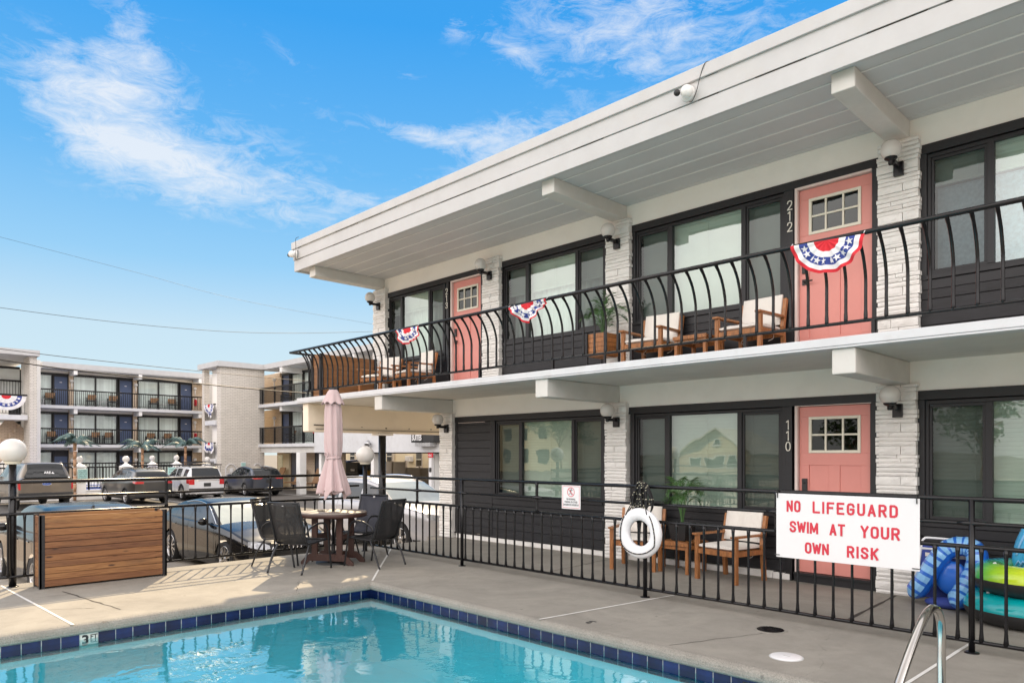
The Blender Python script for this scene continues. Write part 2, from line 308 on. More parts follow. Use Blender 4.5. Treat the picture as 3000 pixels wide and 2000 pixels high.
def toy_ring_mat():
    m,N,b,o=newmat('rainbow_vinyl'); P=coords(N); s=N.new('ShaderNodeSeparateXYZ'); N.l.new(P,s.inputs[0])
    a=N.math('ADD',N.math('MULTIPLY',s.outputs[0],1.25),N.math('MULTIPLY',s.outputs[1],-.55))
    t=N.math('ADD',N.math('MULTIPLY',a,1.0),.72,clamp=True)
    c=N.ramp(t,[(0,(.01,.10,.55)),(.22,(.0,.30,.50)),(.42,(.05,.48,.10)),(.62,(.30,.62,.03)),(.9,(.55,.72,.03))])
    N.l.new(c,b.inputs['Base Color']); b.inputs['Roughness'].default_value=.22; b.inputs['Coat Weight'].default_value=.5
    N.l.new(N.bump(N.noise(P,14,3,.6),.3,.01),b.inputs['Normal']); return m
M['rainbow']=toy_ring_mat()
M['aqua']=pm('aqua_vinyl',(.0,.36,.38),.25,var=.06,coat=.5,bump=.2,bscale=14)
M['toyblue']=pm('blue_vinyl',(.012,.13,.55),.3,var=.1,coat=.4,bump=.2,bscale=12)
M['toylight']=pm('pale_blue_vinyl',(.22,.48,.80),.3,var=.06,coat=.4)
M['toycyan']=pm('cyan_vinyl',(.05,.36,.66),.28,var=.06,coat=.5)

# ---------------------------------------------------------------- mesh builder
def basis(d):
    d=d.normalized(); a=Vector((0,0,1)) if abs(d.z)<.95 else Vector((1,0,0))
    x=d.cross(a).normalized(); return x,d.cross(x).normalized()
class MB:
    def __init__(s): s.v=[]; s.f=[]; s.m=[]; s.s=[]
    def add(s,vs,fs,mi=0,sm=False):
        o=len(s.v); s.v+= [tuple(p) for p in vs]
        for f in fs: s.f.append(tuple(o+i for i in f)); s.m.append(mi); s.s.append(sm)
        return s
    def poly(s,pts,mi=0,sm=False): return s.add(pts,[tuple(range(len(pts)))],mi,sm)
    def box(s,x0,y0,z0,x1,y1,z1,mi=0):
        x0,x1=min(x0,x1),max(x0,x1); y0,y1=min(y0,y1),max(y0,y1); z0,z1=min(z0,z1),max(z0,z1)
        v=[(x,y,z) for z in (z0,z1) for x,y in ((x0,y0),(x1,y0),(x1,y1),(x0,y1))]
        return s.add(v,[(3,2,1,0),(4,5,6,7),(0,1,5,4),(1,2,6,5),(2,3,7,6),(3,0,4,7)],mi)
    def obox(s,c,size,rot=(0,0,0),mi=0):
        m=Euler(rot).to_matrix() if not isinstance(rot,Matrix) else rot
        h=Vector(size)/2; c=Vector(c)
        v=[c+m@Vector((x*h.x,y*h.y,z*h.z)) for z in (-1,1) for x,y in ((-1,-1),(1,-1),(1,1),(-1,1))]
        return s.add(v,[(3,2,1,0),(4,5,6,7),(0,1,5,4),(1,2,6,5),(2,3,7,6),(3,0,4,7)],mi)
    def beam(s,a,b,w,h,mi=0,upv=None):
        """rectangular bar from a to b, w sideways, h along up"""
        a=Vector(a);b=Vector(b);d=(b-a).normalized(); u=Vector(upv) if upv else (Vector((0,0,1)) if abs(d.z)<.9 else Vector((0,1,0)))
        x=d.cross(u).normalized(); u=x.cross(d).normalized()
        v=[p+x*(sx*w/2)+u*(su*h/2) for p in (a,b) for sx,su in ((-1,-1),(1,-1),(1,1),(-1,1))]
        return s.add(v,[(3,2,1,0),(4,5,6,7),(0,1,5,4),(1,2,6,5),(2,3,7,6),(3,0,4,7)],mi)
    def tube(s,pts,r,n=8,mi=0,caps=True,closed=False,sm=True,flat=1.0):
        pts=[Vector(p) for p in pts]; k=len(pts); rs=r if isinstance(r,(list,tuple)) else [r]*k
        o=len(s.v); px=None
        for i,p in enumerate(pts):
            if closed: d=pts[(i+1)%k]-pts[i-1]
            else: d=pts[min(i+1,k-1)]-pts[max(i-1,0)]
            d=d.normalized()
            if px is None: x,y=basis(d)
            else:
                x=(px-d*px.dot(d))
                if x.length<1e-6: x,y=basis(d)
                x=x.normalized(); y=d.cross(x).normalized()
            px=x
            for j in range(n):
                a=2*PI*j/n; s.v.append(tuple(p+x*(cos(a)*rs[i])+y*(sin(a)*rs[i]*flat)))
        for i in range(k if closed else k-1):
            a=o+i*n; b=o+((i+1)%k)*n
            for j in range(n):
                s.f.append((a+j,a+(j+1)%n,b+(j+1)%n,b+j)); s.m.append(mi); s.s.append(sm)
        if caps and not closed:
            s.f.append(tuple(o+j for j in range(n))[::-1]); s.m.append(mi); s.s.append(False)
            s.f.append(tuple(o+(k-1)*n+j for j in range(n))); s.m.append(mi); s.s.append(False)
        return s
    def lathe(s,prof,c=(0,0,0),n=24,mi=0,sm=True,mat=None,mis=None):
        c=Vector(c); o=len(s.v); k=len(prof)
        for r_,z in prof:
            for j in range(n):
                a=2*PI*j/n; p=Vector((r_*cos(a),r_*sin(a),z))
                if mat: p=mat@p
                s.v.append(tuple(c+p))
        for i in range(k-1):
            for j in range(n):
                a=o+i*n; b=a+n
                s.f.append((a+j,a+(j+1)%n,b+(j+1)%n,b+j)); s.m.append(mis[i] if mis else mi); s.s.append(sm)
        return s
    def sphere(s,c,r,n=24,m=14,mi=0,sc=(1,1,1)):
        return s.lathe([(max(1e-4,r*sin(PI*i/m))*1.0,-r*cos(PI*i/m)) for i in range(m+1)],c,n,mi,True,Matrix.Diagonal(Vector(sc)))
    def grid(s,fn,nu,nv,mi=0,sm=True,mf=None,cu=False,cv=False):
        o=len(s.v)
        for i in range(nu+(0 if cu else 1)):
            for j in range(nv+(0 if cv else 1)): s.v.append(tuple(fn(i/nu,j/nv)))
        w=nv+(0 if cv else 1); hh=nu+(0 if cu else 1)
        for i in range(nu):
            for j in range(nv):
                a=o+i*w+j; b=o+((i+1)%hh)*w+j; j1=(j+1)%w
                s.f.append((o+i*w+j,b,o+((i+1)%hh)*w+j1,o+i*w+j1)); s.m.append(mf(i,j) if mf else mi); s.s.append(sm)
        return s
    def prism(s,poly,org,ux,uy,un,depth,mi=0):
        """polygon in the plane (ux,uy) at org, pushed by depth along un"""
        org=Vector(org);ux=Vector(ux);uy=Vector(uy);un=Vector(un); k=len(poly)
        a=[org+ux*p[0]+uy*p[1] for p in poly]; b=[p+un*depth for p in a]
        fs=[tuple(range(k))[::-1],tuple(range(k,2*k))]+[(i,(i+1)%k,k+(i+1)%k,k+i) for i in range(k)]
        return s.add(a+b,fs,mi)
    def mesh(s,me,mat,mi=0):
        return s.add([mat@v.co for v in me.vertices],[tuple(p.vertices) for p in me.polygons],mi)
    def build(s,name,mats,parent=None,world=False,bevel=0.0,label=None,rec=True,solid=0.0):
        me=bpy.data.meshes.new(name)
        vs=s.v
        if world and parent is not None:
            inv=WM(parent).inverted(); vs=[tuple(inv@Vector(p)) for p in vs]
        me.from_pydata(vs,[],s.f); 
        for mt in (mats if isinstance(mats,(list,tuple)) else [mats]): me.materials.append(mt)
        me.polygons.foreach_set('material_index',s.m); me.polygons.foreach_set('use_smooth',s.s)
        if rec:
            bm=bmesh.new(); bm.from_mesh(me); bmesh.ops.recalc_face_normals(bm,faces=bm.faces); bm.to_mesh(me); bm.free()
        me.update()
        ob=bpy.data.objects.new(name,me); COL.objects.link(ob)
        if parent is not None: ob.parent=parent
        if bevel:
            md=ob.modifiers.new('bevel','BEVEL'); md.width=bevel; md.segments=2; md.limit_method='ANGLE'; md.angle_limit=R(40)
        if solid:
            md=ob.modifiers.new('thick','SOLIDIFY'); md.thickness=solid; md.offset=0
        if label: ob['label']=label
        return ob
def WM(o):
    m=Matrix.LocRotScale(o.location,o.rotation_euler,o.scale)
    return WM(o.parent)@m if o.parent else m
def tag(o,label,cat,group=None,kind=None):
    if kind: o['kind']=kind
    if label: o['label']=label
    if cat: o['category']=cat
    if group: o['group']=group
    return o
def thing(name,label,cat,loc=(0,0,0),rz=0.0,group=None):
    o=bpy.data.objects.new(name,None); COL.objects.link(o); o.empty_display_size=.2
    o.location=loc; o.rotation_euler=(0,0,rz); return tag(o,label,cat,group)
def struct(mb,name,mats,**k):
    o=mb.build(name,mats,**k); o['kind']='structure'; return o
def kids(o): return [c for c in bpy.data.objects if c.parent==o]
def dup(o,loc,rz,label,group=None):
    c=o.copy(); COL.objects.link(c); c.location=loc; c.rotation_euler=(0,0,rz); c['label']=label
    if group: c['group']=group
    for ch in kids(o):
        d=ch.copy(); COL.objects.link(d); d.parent=c
        for g in kids(ch):
            e=g.copy(); COL.objects.link(e); e.parent=d
    return c
def text_mesh(txt,size,ext=.004,spacing=1.0,bold=0.0,wordsp=1.0,align='LEFT'):
    cu=bpy.data.curves.new('lettering','FONT'); cu.body=txt; cu.size=size; cu.extrude=ext; cu.offset=bold
    cu.space_character=spacing; cu.space_word=wordsp; cu.align_x=align; cu.resolution_u=3
    o=bpy.data.objects.new('lettering',cu); COL.objects.link(o)
    dg=bpy.context.evaluated_depsgraph_get(); me=bpy.data.meshes.new_from_object(o.evaluated_get(dg))
    bpy.data.objects.remove(o); bpy.data.curves.remove(cu); return me
def frame_m(org,ux,uy,un):
    return Matrix(((ux[0],uy[0],un[0],org[0]),(ux[1],uy[1],un[1],org[1]),(ux[2],uy[2],un[2],org[2]),(0,0,0,1)))
def bez(p,n=12):
    """smooth curve through control points (Catmull-Rom)"""
    p=[Vector(q) for q in p]; out=[]
    for i in range(len(p)-1):
        a=p[max(i-1,0)];b=p[i];c=p[i+1];d=p[min(i+2,len(p)-1)]
        for k in range(n):
            t=k/n; out.append(.5*((2*b)+(c-a)*t+(2*a-5*b+4*c-d)*t*t+(3*b-a-3*c+d)*t**3))
    out.append(p[-1]); return out

GLY={'N':[[(0,0),(0,1),(1,0),(1,1)]],'O':[[(.5,1),(.15,.95),(0,.78),(0,.22),(.15,.05),(.5,0),(.85,.05),(1,.22),(1,.78),(.85,.95),(.5,1)]],'L':[[(0,1),(0,0),(1,0)]],'I':[[(.5,0),(.5,1)]],
'F':[[(0,0),(0,1),(1,1)],[(0,.53),(.8,.53)]],'E':[[(1,0),(0,0),(0,1),(1,1)],[(0,.53),(.8,.53)]],'G':[[(1,.78),(.85,.95),(.5,1),(.15,.95),(0,.78),(0,.22),(.15,.05),(.5,0),(.85,.05),(1,.22),(1,.48),(.55,.48)]],
'U':[[(0,1),(0,.22),(.15,.05),(.5,0),(.85,.05),(1,.22),(1,1)]],'A':[[(0,0),(.5,1),(1,0)],[(.2,.28),(.8,.28)]],'R':[[(0,0),(0,1),(.7,1),(.95,.9),(1,.76),(.95,.58),(.7,.48),(0,.48)],[(.55,.48),(1,0)]],
'D':[[(0,0),(0,1),(.6,1),(.9,.92),(1,.75),(1,.25),(.9,.08),(.6,0),(0,0)]],'S':[[(1,.78),(.85,.95),(.5,1),(.15,.95),(0,.78),(.1,.62),(.5,.52),(.9,.40),(1,.24),(.85,.06),(.5,0),(.15,.05),(0,.22)]],
'W':[[(0,1),(.24,0),(.5,.9),(.76,0),(1,1)]],'M':[[(0,0),(.02,1),(.5,.12),(.98,1),(1,0)]],'T':[[(0,1),(1,1)],[(.5,0),(.5,1)]],'Y':[[(0,1),(.5,.46),(1,1)],[(.5,0),(.5,.46)]],'K':[[(0,0),(0,1)],[(1,1),(0,.38)],[(.35,.58),(1,0)]],
'1':[[(.15,.84),(.55,1),(.55,0)]],'2':[[(.02,.74),(.12,.93),(.5,1),(.88,.92),(.97,.72),(.85,.5),(0,0),(1,0)]],'0':[[(.5,1),(.2,.93),(.04,.72),(0,.5),(.04,.28),(.2,.07),(.5,0),(.8,.07),(.96,.28),(1,.5),(.96,.72),(.8,.93),(.5,1)]],
'3':[[(.03,.80),(.2,.96),(.5,1),(.85,.94),(.95,.76),(.8,.57),(.42,.53)],[(.42,.53),(.85,.48),(1,.27),(.86,.06),(.5,0),(.15,.05),(0,.2)]]}
def stroke_text(mb,word,m,x0,x1,h,wt,gap=.55,narrow={'I':.0}):
    """block letters drawn as flat strokes; m maps (x,y,0) to the world"""
    n=len(word); ws=[narrow.get(c,1.0) for c in word]; tot=sum(ws)+gap*(n-1); u=(x1-x0-wt)/tot; x=x0+wt/2
    hh=h-wt
    for c,w in zip(word,ws):
        for ip,pl in enumerate(GLY[c]):
            p=[Vector((x+(q[0] if w else 0)*u*w,wt/2+q[1]*hh,ip*.0031)) for q in pl]; k=len(p); closed=(p[0]-p[-1]).length<1e-6
            if closed: p=p[:-1]; k-=1
            for i in range(k if closed else k-1):
                j=(i+1)%k; d=(p[j]-p[i]).normalized(); nn_=Vector((-d.y,d.x,0))*wt/2; e0=d*(wt*.5 if (i==0 and not closed) else wt*.24); e1=d*(wt*.5 if (j==k-1 and not closed) else wt*.24)
                zo=Vector((0,0,.00022*(i+1))); mb.poly([m@(p[i]-e0+nn_+zo),m@(p[j]+e1+nn_+zo),m@(p[j]+e1-nn_+zo),m@(p[i]-e0-nn_+zo)])
        x+=u*(w+gap)
# ================================================================ ground, deck, pool
LOT=-.76
def ring_sheet(mb,outer,inner,z,mi=0):
    (a,b,c,d),(e,f,g,h)=outer,inner          # x0,y0,x1,y1
    mb.poly([(a,b,z),(c,b,z),(g,f,z),(e,f,z)],mi); mb.poly([(c,b,z),(c,d,z),(g,h,z),(g,f,z)],mi)
    mb.poly([(c,d,z),(a,d,z),(e,h,z),(g,h,z)],mi); mb.poly([(a,d,z),(a,b,z),(e,f,z),(e,h,z)],mi)
PX0,PX1,PY0,PY1=-7.58,-.6,-3.0,5.0; WZ=-.157
g=MB(); ring_sheet(g,(-1500,-1500,1500,1500),(PX0-.1,PY0-.1,PX1+.1,PY1+.1),LOT); struct(g,'ground',M['asphalt'])
g=MB(); g.box(-19.2,3.0,LOT-.1,-10.42,24,LOT+.004); g.box(-16.6,-60,LOT-.1,-10.42,3.0,LOT+.004); g.box(-29.2,-60,LOT-.1,-25.4,5.6,LOT+.004); g.box(-19.2,-60,LOT-.1,-16.6,3.0,LOT+.006)
g.box(-60,-42,LOT-.1,40,-12.02,LOT+.003) if False else None
struct(g,'sidewalk',M['sidewalk'])
g=MB(); g.box(-10.3,-44,LOT-.1,40,-12.03,LOT+.004); g.box(9.03,-12.03,LOT-.1,40,30,LOT+.004); struct(g,'bounce_ground',M['sidewalk'])  # unseen pale ground added to bounce sunlight onto the motel walls
g=MB(); g.box(-25.4,-60,LOT-.1,-19.2,4.6,LOT+.008); struct(g,'gravel_strip',M['gravel'])
g=MB(); g.box(-29.35,-60,LOT-.1,-29.2,5.6,LOT+.12); struct(g,'kerb',M['sidewalk'])
# parking bay lines
ln=MB()
for y in (5.0,9.3,12.9,16.2,19.9): ln.box(-42,y-.05,LOT-.01,-35.2,y+.05,LOT+.004)
for y in (8.6,12.3): ln.box(-18.4,y-.05,LOT-.01,-13.5,y+.05,LOT+.004)
ln.box(-35,13.6,LOT-.01,-29,13.7,LOT+.004)
struct(ln,'parking_line',M['caulk'])
# deck
DK=.03
g=MB(); ring_sheet(g,(-10.4,-12,9,8.45),(PX0-DK,PY0-DK,PX1+DK,PY1+DK),0)
g.box(-10.9,8.45,-.3,6,9.4,0); g.poly([(-10.4,-12,LOT),(-10.4,8.45,LOT),(-10.4,8.45,0),(-10.4,-12,0)]); g.box(-10.9,8.45,LOT,-10.4,9.4,-.3)
struct(g,'pool_deck',M['concrete'])
g=MB()
prof=[(.0,-.10),(-.035,-.10),(-.052,-.085),(-.058,-.06),(-.055,-.035),(-.042,-.014),(-.018,-.003),(.02,0),(DK,0)]
loops=[]
for d,z in prof:
    loops.append([(PX0-d,PY0-d,z),(PX1+d,PY0-d,z),(PX1+d,PY1+d,z),(PX0-d,PY1+d,z)])
for a,b in zip(loops,loops[1:]):
    for i in range(4): g.add([a[i],a[(i+1)%4],b[(i+1)%4],b[i]],[(0,1,2,3)],0,True)
struct(g,'pool_coping',M['coping'])
# shell
g=MB(); zb=-.98
for a,b in (((PX0,PY0),(PX1,PY0)),((PX1,PY0),(PX1,PY1)),((PX1,PY1),(PX0,PY1)),((PX0,PY1),(PX0,PY0))):
    g.poly([(*a,-.10),(*b,-.10),(*b,zb),(*a,zb)])
nx=[PX0,-4,PX1]
g.poly([(PX0,PY0,zb),(PX1,PY0,zb),(PX1,PY1,zb),(PX0,PY1,zb)])
struct(g,'pool_shell',M['plaster'],rec=False)
g=MB(); g.grid(lambda u,v:(PX0+.001+(PX1-PX0-.002)*u,PY0+.001+(PY1-PY0-.002)*v,WZ),2,2,sm=True); struct(g,'pool_water',M['water'],rec=False)
# waterline tiles
g=MB(); T=.152; z0,z1=-.252,-.104
def tilewall(org,d,nrm,length,skip=()):
    org=Vector(org);d=Vector(d);nrm=Vector(nrm)
    g.poly([org+nrm*.002+Vector((0,0,z0-.003)),org+d*length+nrm*.002+Vector((0,0,z0-.003)),org+d*length+nrm*.002+Vector((0,0,-.1005)),org+nrm*.002+Vector((0,0,-.1005))],1)
    k=0
    while k*T<length-.02:
        if k not in skip:
            a=k*T+.0035; b=min((k+1)*T-.0035,length)
            p=[org+d*a,org+d*b]; q=nrm*.005
            g.poly([p[0]+q+Vector((0,0,z0)),p[1]+q+Vector((0,0,z0)),p[1]+q+Vector((0,0,z1)),p[0]+q+Vector((0,0,z1))],0)
        k+=1
skipk=int((5.0-1.83)/T)
tilewall((PX0,PY1,0),(0,-1,0),(1,0,0),8.0,(skipk,)); tilewall((PX0,PY1,0),(1,0,0),(0,-1,0),6.98)
tilewall((PX1,PY1,0),(0,-1,0),(-1,0,0),8.0); tilewall((PX0,PY0,0),(1,0,0),(0,1,0),6.98)
struct(g,'waterline_tile',[M['tile'],M['grout']],rec=False)
ty=5.0-(skipk+1)*T
t=thing('depth_marker','pale tile reading 3 FT among the navy waterline tiles','depth marker',(PX0,ty+T/2,-.18))
MB().box(PX0,ty+.004,z0,PX0+.009,ty+T-.004,z1).build('marker_tile',M['tilewhite'],t,True)
g=MB(); fm=lambda y,z:frame_m((PX0+.0095,y,z),(0,1,0),(0,0,1),(1,0,0))
g.mesh(text_mesh('3',.135,.0008,bold=.004),fm(ty+.012,-.212)); g.mesh(text_mesh('FT',.058,.0008,bold=.001),fm(ty+.085,-.160)); g.build('lettering',M['black'],t,True)
g=MB()
g.mesh(text_mesh('3',.13,.0004,bold=.002),frame_m((-7.50,2.02,.0015),(0,-1,0),(1,0,0),(0,0,1)))
g.mesh(text_mesh('3',.16,.0004,bold=.003),frame_m((-4.23,5.28,.0015),(-1,0,0),(0,-1,0),(0,0,1)))
struct(g,'painted_depth_mark',M['black'],rec=False)
# joints and cracks in the deck
def strip(mb,pts,w,z,jit=0.0):
    pts=[Vector((*p,z)) for p in pts]; L=[];Rr=[]
    for i,p in enumerate(pts):
        d=(pts[min(i+1,len(pts)-1)]-pts[max(i-1,0)]).normalized(); n=Vector((-d.y,d.x,0)); ww=w/2*(1+rnd.uniform(-jit,jit))
        L.append(p+n*ww);Rr.append(p-n*ww)
    for i in range(len(pts)-1): mb.poly([L[i],L[i+1],Rr[i+1],Rr[i]])
def wiggle(a,b,n,j):
    return [(a[0]+(b[0]-a[0])*i/n+(rnd.uniform(-j,j) if 0<i<n else 0),a[1]+(b[1]-a[1])*i/n+(rnd.uniform(-j,j) if 0<i<n else 0)) for i in range(n+1)]
g=MB()
for a,b in (((-10.38,1.65),(-7.535,1.745)),((-9.95,6.95),(-7.56,5.0)),((-4.43,6.9),(-4.68,4.96)),((-1.58,6.9),(-1.62,4.96))): strip(g,wiggle(a,b,6,.003),.026,.004,.12)
for a,b in (((-7.535,1.745),(-7.535,1.745)),): pass
struct(g,'deck_joint',M['caulk'],rec=False)
g=MB()
for a,b,w in (((-9.45,2.08),(-7.95,2.26),.016),((-8.45,1.73),(-8.2,2.1),.008),((-9.25,1.75),(-9.2,2.1),.006),((-9.7,4.6),(-9.1,4.9),.004),((-7.6,4.0),(-8.2,4.35),.004),
              ((-2.95,5.98),(-3.3,5.05),.006),((-6.49,7.1),(-6.63,8.6),.010),((-2.62,7.0),(-2.7,8.62),.03),((-10.3,7.0),(6,6.93),.008)): strip(g,wiggle(a,b,12,.012 if w<.02 else .003),w,.003,.5)
struct(g,'deck_crack',M['crack'],rec=False)
# deck fittings
t=thing('deck_drain','round black deck drain set in concrete behind the fence sign','drain',(-2.955,6.14,0))
g=MB(); g.lathe([(.0,.004),(.118,.004),(.12,.001)],t.location,28)
for i in range(-5,6):
    w=math.sqrt(.11**2-(i*.019)**2); g.box(-2.955-w,6.14+i*.019-.004,.003,-2.955+w,6.14+i*.019+.004,.010)
g.build('grate',M['iron'],t,True); MB().lathe([(.118,.002),(.120,.007),(.142,.006),(.146,.001)],t.location,32).build('drain_collar',M['coping'],t,True)
t=thing('skimmer_cover','round white skimmer lid in the deck near the pool edge','skimmer lid',(-2.476,5.41,0))
MB().lathe([(.0,.009),(.108,.009),(.116,.006),(.118,.001)],t.location,36).build('lid',M['signwhite'],t,True)
g=MB(); g.lathe([(.118,.002),(.122,.006),(.128,.001)],t.location,36); g.box(-2.50,5.400,.009,-2.45,5.42,.0105); g.build('lid_ring',M['grout'],t,True)
t=thing('skimmer_mouth','dark skimmer opening in the tile line below the white lid','skimmer',(-2.45,5.0,-.2)); 
MB().box(-2.62,4.992,-.235,-2.30,5.0,-.125).build('opening',M['dark'],t,True); g=MB(); g.box(-2.64,4.99,-.125,-2.28,4.997,-.108); g.box(-2.64,4.99,-.25,-2.62,4.997,-.125); g.box(-2.30,4.99,-.25,-2.28,4.997,-.125); g.build('skimmer_frame',M['tile'],t,True)
t=thing('pool_floor_drain','round green grated drain under the water','pool drain',(-6.75,1.95,zb))
MB().lathe([(0,.03),(.12,.03),(.125,.012)],t.location,28).build('drain_cover',M['leaf'],t,True); MB().lathe([(.125,.012),(.13,.03),(.18,.025),(.19,.001)],t.location,28).build('drain_ring',M['coping'],t,True)
t=thing('pool_handrail','polished steel pool grab rail bent over the pool edge','handrail',(-1.33,5.10,0))
g=MB(); g.tube(bez([(-1.33,5.10,.0),(-1.33,5.10,.25),(-1.33,5.10,.46),(-1.33,5.04,.575),(-1.33,4.93,.625),(-1.33,4.80,.612),(-1.33,4.66,.55),(-1.33,4.42,.39),(-1.33,4.18,.20),(-1.33,4.02,.03),(-1.33,3.98,-.2),(-1.33,3.98,-.9)],7),.0255,16)
g.build('rail_tube',M['steel'],t,True); MB().lathe([(.03,.03),(.045,.022),(.05,.001)],(-1.33,5.10,0),24).build('base_collar',M['steel'],t,True)

# ================================================================ the near motel
B=thing('motel_building','white two storey motel with black trim, pink doors and stone piers','motel',(-7,10.5,0))
YW=8.75; YC=8.65
# --- masonry body
g=MB()
g.box(-12.7,YW+.02,2.70,1.6,YW+.045,5.26,0) if False else None
def wall_panels(z0,z1,xs):           # wall pieces between openings
    for a,b in xs: g.box(a,YW,z0,b,YW+.16,z1)
g.box(-12.95,YW,4.95,6,YW+.16,5.30); g.build('upper_wall',M['stucco'],B,True)
g=MB(); g.box(-10.7,YW,2.265,6,YW+.16,2.60); g.build('lower_wall',M['stucco'],B,True)
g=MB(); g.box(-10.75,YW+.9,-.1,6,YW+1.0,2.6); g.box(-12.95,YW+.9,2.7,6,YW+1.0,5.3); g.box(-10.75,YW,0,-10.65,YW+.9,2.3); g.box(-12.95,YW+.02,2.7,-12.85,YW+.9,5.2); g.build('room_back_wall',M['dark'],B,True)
g=MB(); g.box(-10.74,YW+1.0,-.7,6,16,2.55); g.box(-12.94,YW+1.0,2.72,6,16,5.28); g.build('rear_block',M['stucco'],B,True)
# plinth under the siding
g=MB(); x=-10.4
while x<-4:
    w=rnd.uniform(.3,.7); g.box(x+.006,YW-.02,0,min(x+w,-3.95),YW+.1,rnd.uniform(.075,.095)); x+=w
g.build('stone_plinth',M['brick'],B,True,bevel=.008)
# --- roof
g=MB()
g.box(-13.40,6.985,5.46,6,7.03,5.80); g.box(-13.40,7.03,5.46,-13.36,16,5.80)       # upper fascia board
g.build('fascia_upper',M['fascia'],B,True,bevel=.004)
g=MB(); g.box(-13.38,6.998,5.235,6,7.04,5.452); g.box(-13.38,7.04,5.235,-13.34,16,5.452); g.build('fascia_lower',M['fascia'],B,True,bevel=.004)
g=MB(); g.box(-13.43,6.955,5.675,6,6.985,5.815); g.box(-13.43,6.985,5.675,-13.40,16,5.815); g.box(-13.40,6.985,5.80,6,16,5.815); g.build('roof_edge_flashing',M['fascia'],B,True,bevel=.006)
g=MB(); x=-13.3
while x<1:
    w=rnd.uniform(.05,.9); 
    if rnd.random()<.7: h=rnd.uniform(.002,.006); g.box(x,6.990,5.4555-h/2,x+w,7.0,5.4555+h/2)
    if rnd.random()<.5: h=rnd.uniform(.002,.005); g.box(x+.1,6.978,5.6725-h/2,x+w,6.987,5.6725+h/2)
    x+=w+rnd.uniform(.02,.5)
g.build('fascia_gap',M['crack'],B,True)
g=MB(); yb=7.04
for wdt in (.24,.34,.34,.34,.34,.2):
    y2=min(yb+wdt,YW); g.box(-13.34,yb+.006,5.27,6,y2-.006,5.30); yb=y2
g.box(-13.34,7.05,5.276,6,YW,5.30); g.box(-13.34,YW+.16,5.27,-12.95,16,5.30); g.build('soffit',M['soffit'],B,True,bevel=.003)
g=MB()
for y in (7.29,7.64,7.98,8.32): g.box(-13.3,y-.009,5.262,6,y+.009,5.2695)
g.build('soffit_batten',M['white'],B,True)
# --- beams and slab
def beamx(x,z0,z1,y0,w=.225,name='ceiling_beam',mat='texstucco'):
    MB().box(x-w/2,y0,z0,x+w/2,YW,z1).build(name,M[mat],B,True,bevel=.012)
for x in (-12.88,-6.56,-2.70,1.3): beamx(x,5.07,5.27,7.12)
for x in (-10.62,-6.70,-2.70,1.3): beamx(x,2.344,2.592,7.14)
g=MB(); g.box(-13.48,7.10,2.615,6,7.28,2.70); g.box(-13.48,7.102,2.592,6,7.28,2.612); g.build('slab_edge',M['slab'],B,True,bevel=.008)
g=MB(); g.box(-13.48,7.28,2.594,6,YW,2.69); g.box(-13.48,YW,2.594,-10.72,16,2.69); g.build('balcony_slab',M['texstucco'],B,True)
# carport edge beam, its ledger and post
g=MB(); g.box(-13.38,7.18,2.02,-13.16,16,2.594); g.build('carport_beam',M['beambounce'],B,True,bevel=.02)
g=MB(); g.box(-13.155,7.35,2.075,-13.14,16,2.085); 
for k in range(9): g.box(-13.16,7.8+k*.62,2.13+rnd.uniform(-.02,.02),-13.145,7.83+k*.62,2.145)
g.tube([(-13.135,7.3,2.16),(-13.135,7.62,2.155)],.012,6); g.build('beam_conduit',M['crack'],B,True)
g=MB(); g.tube([(-13.25,9.02,LOT),(-13.25,9.02,2.0)],.082,14); g.build('carport_post',M['iron'],B,True)
MB().box(-13.4,8.83,1.975,-13.1,9.21,2.02).build('post_cap_plate',M['stucco'],B,True,bevel=.006)
# --- split stone piers
def pier(x0,x1,z0,z1):
    g=MB(); g.box(x0+.022,YC+.03,z0,x1-.022,YW+.1,z1); z=z0
    seq=[.048,.045,.095,.05,.046,.05,.1,.046,.05,.055]; i=rnd.randrange(10)
    while z<z1-.02:
        h=min(seq[i%10]*rnd.uniform(.92,1.08),z1-z); i+=1
        cut=[x0]
        if h>.08 or rnd.random()<.3: cut.append(x0+(x1-x0)*rnd.choice((.33,.45,.52,.62)))
        cut.append(x1)
        for a,b in zip(cut,cut[1:]):
            p=rnd.uniform(-.007,.008); la=rnd.uniform(-.012,.006) if a==x0 else .004; rb=rnd.uniform(-.008,.014) if b==x1 else -.004
            # lumpy front
            nxs=max(3,int((b-a)/.05)); nz=2 if h<.08 else 3
            fv=lambda u,v,a=a+la,b=b+rb,z=z,h=h,p=p:(a+(b-a)*u,YC-p+rnd.uniform(-.0035,.0035)+(.010 if v in(0,1) or u in (0,1) else 0),z+.003+(h-.007)*v)
            g.grid(fv,nxs,nz,sm=False)
            g.box(a+la,YC-p+.010,z+.003,b+rb,YW+.08,z+h-.004)
        z+=h
    g.build('stone_pier',M['brick'],B,True)
for a,b in ((-13.07,-12.62),(-9.58,-9.15),(-6.78,-6.35),(-2.90,-2.48),(1.1,1.52)): pier(a,b,2.69,5.07)
for a,b in ((-10.80,-10.43),(-6.80,-6.41),(-2.915,-2.505),(1.1,1.52)): pier(a,b,-.0,2.344)
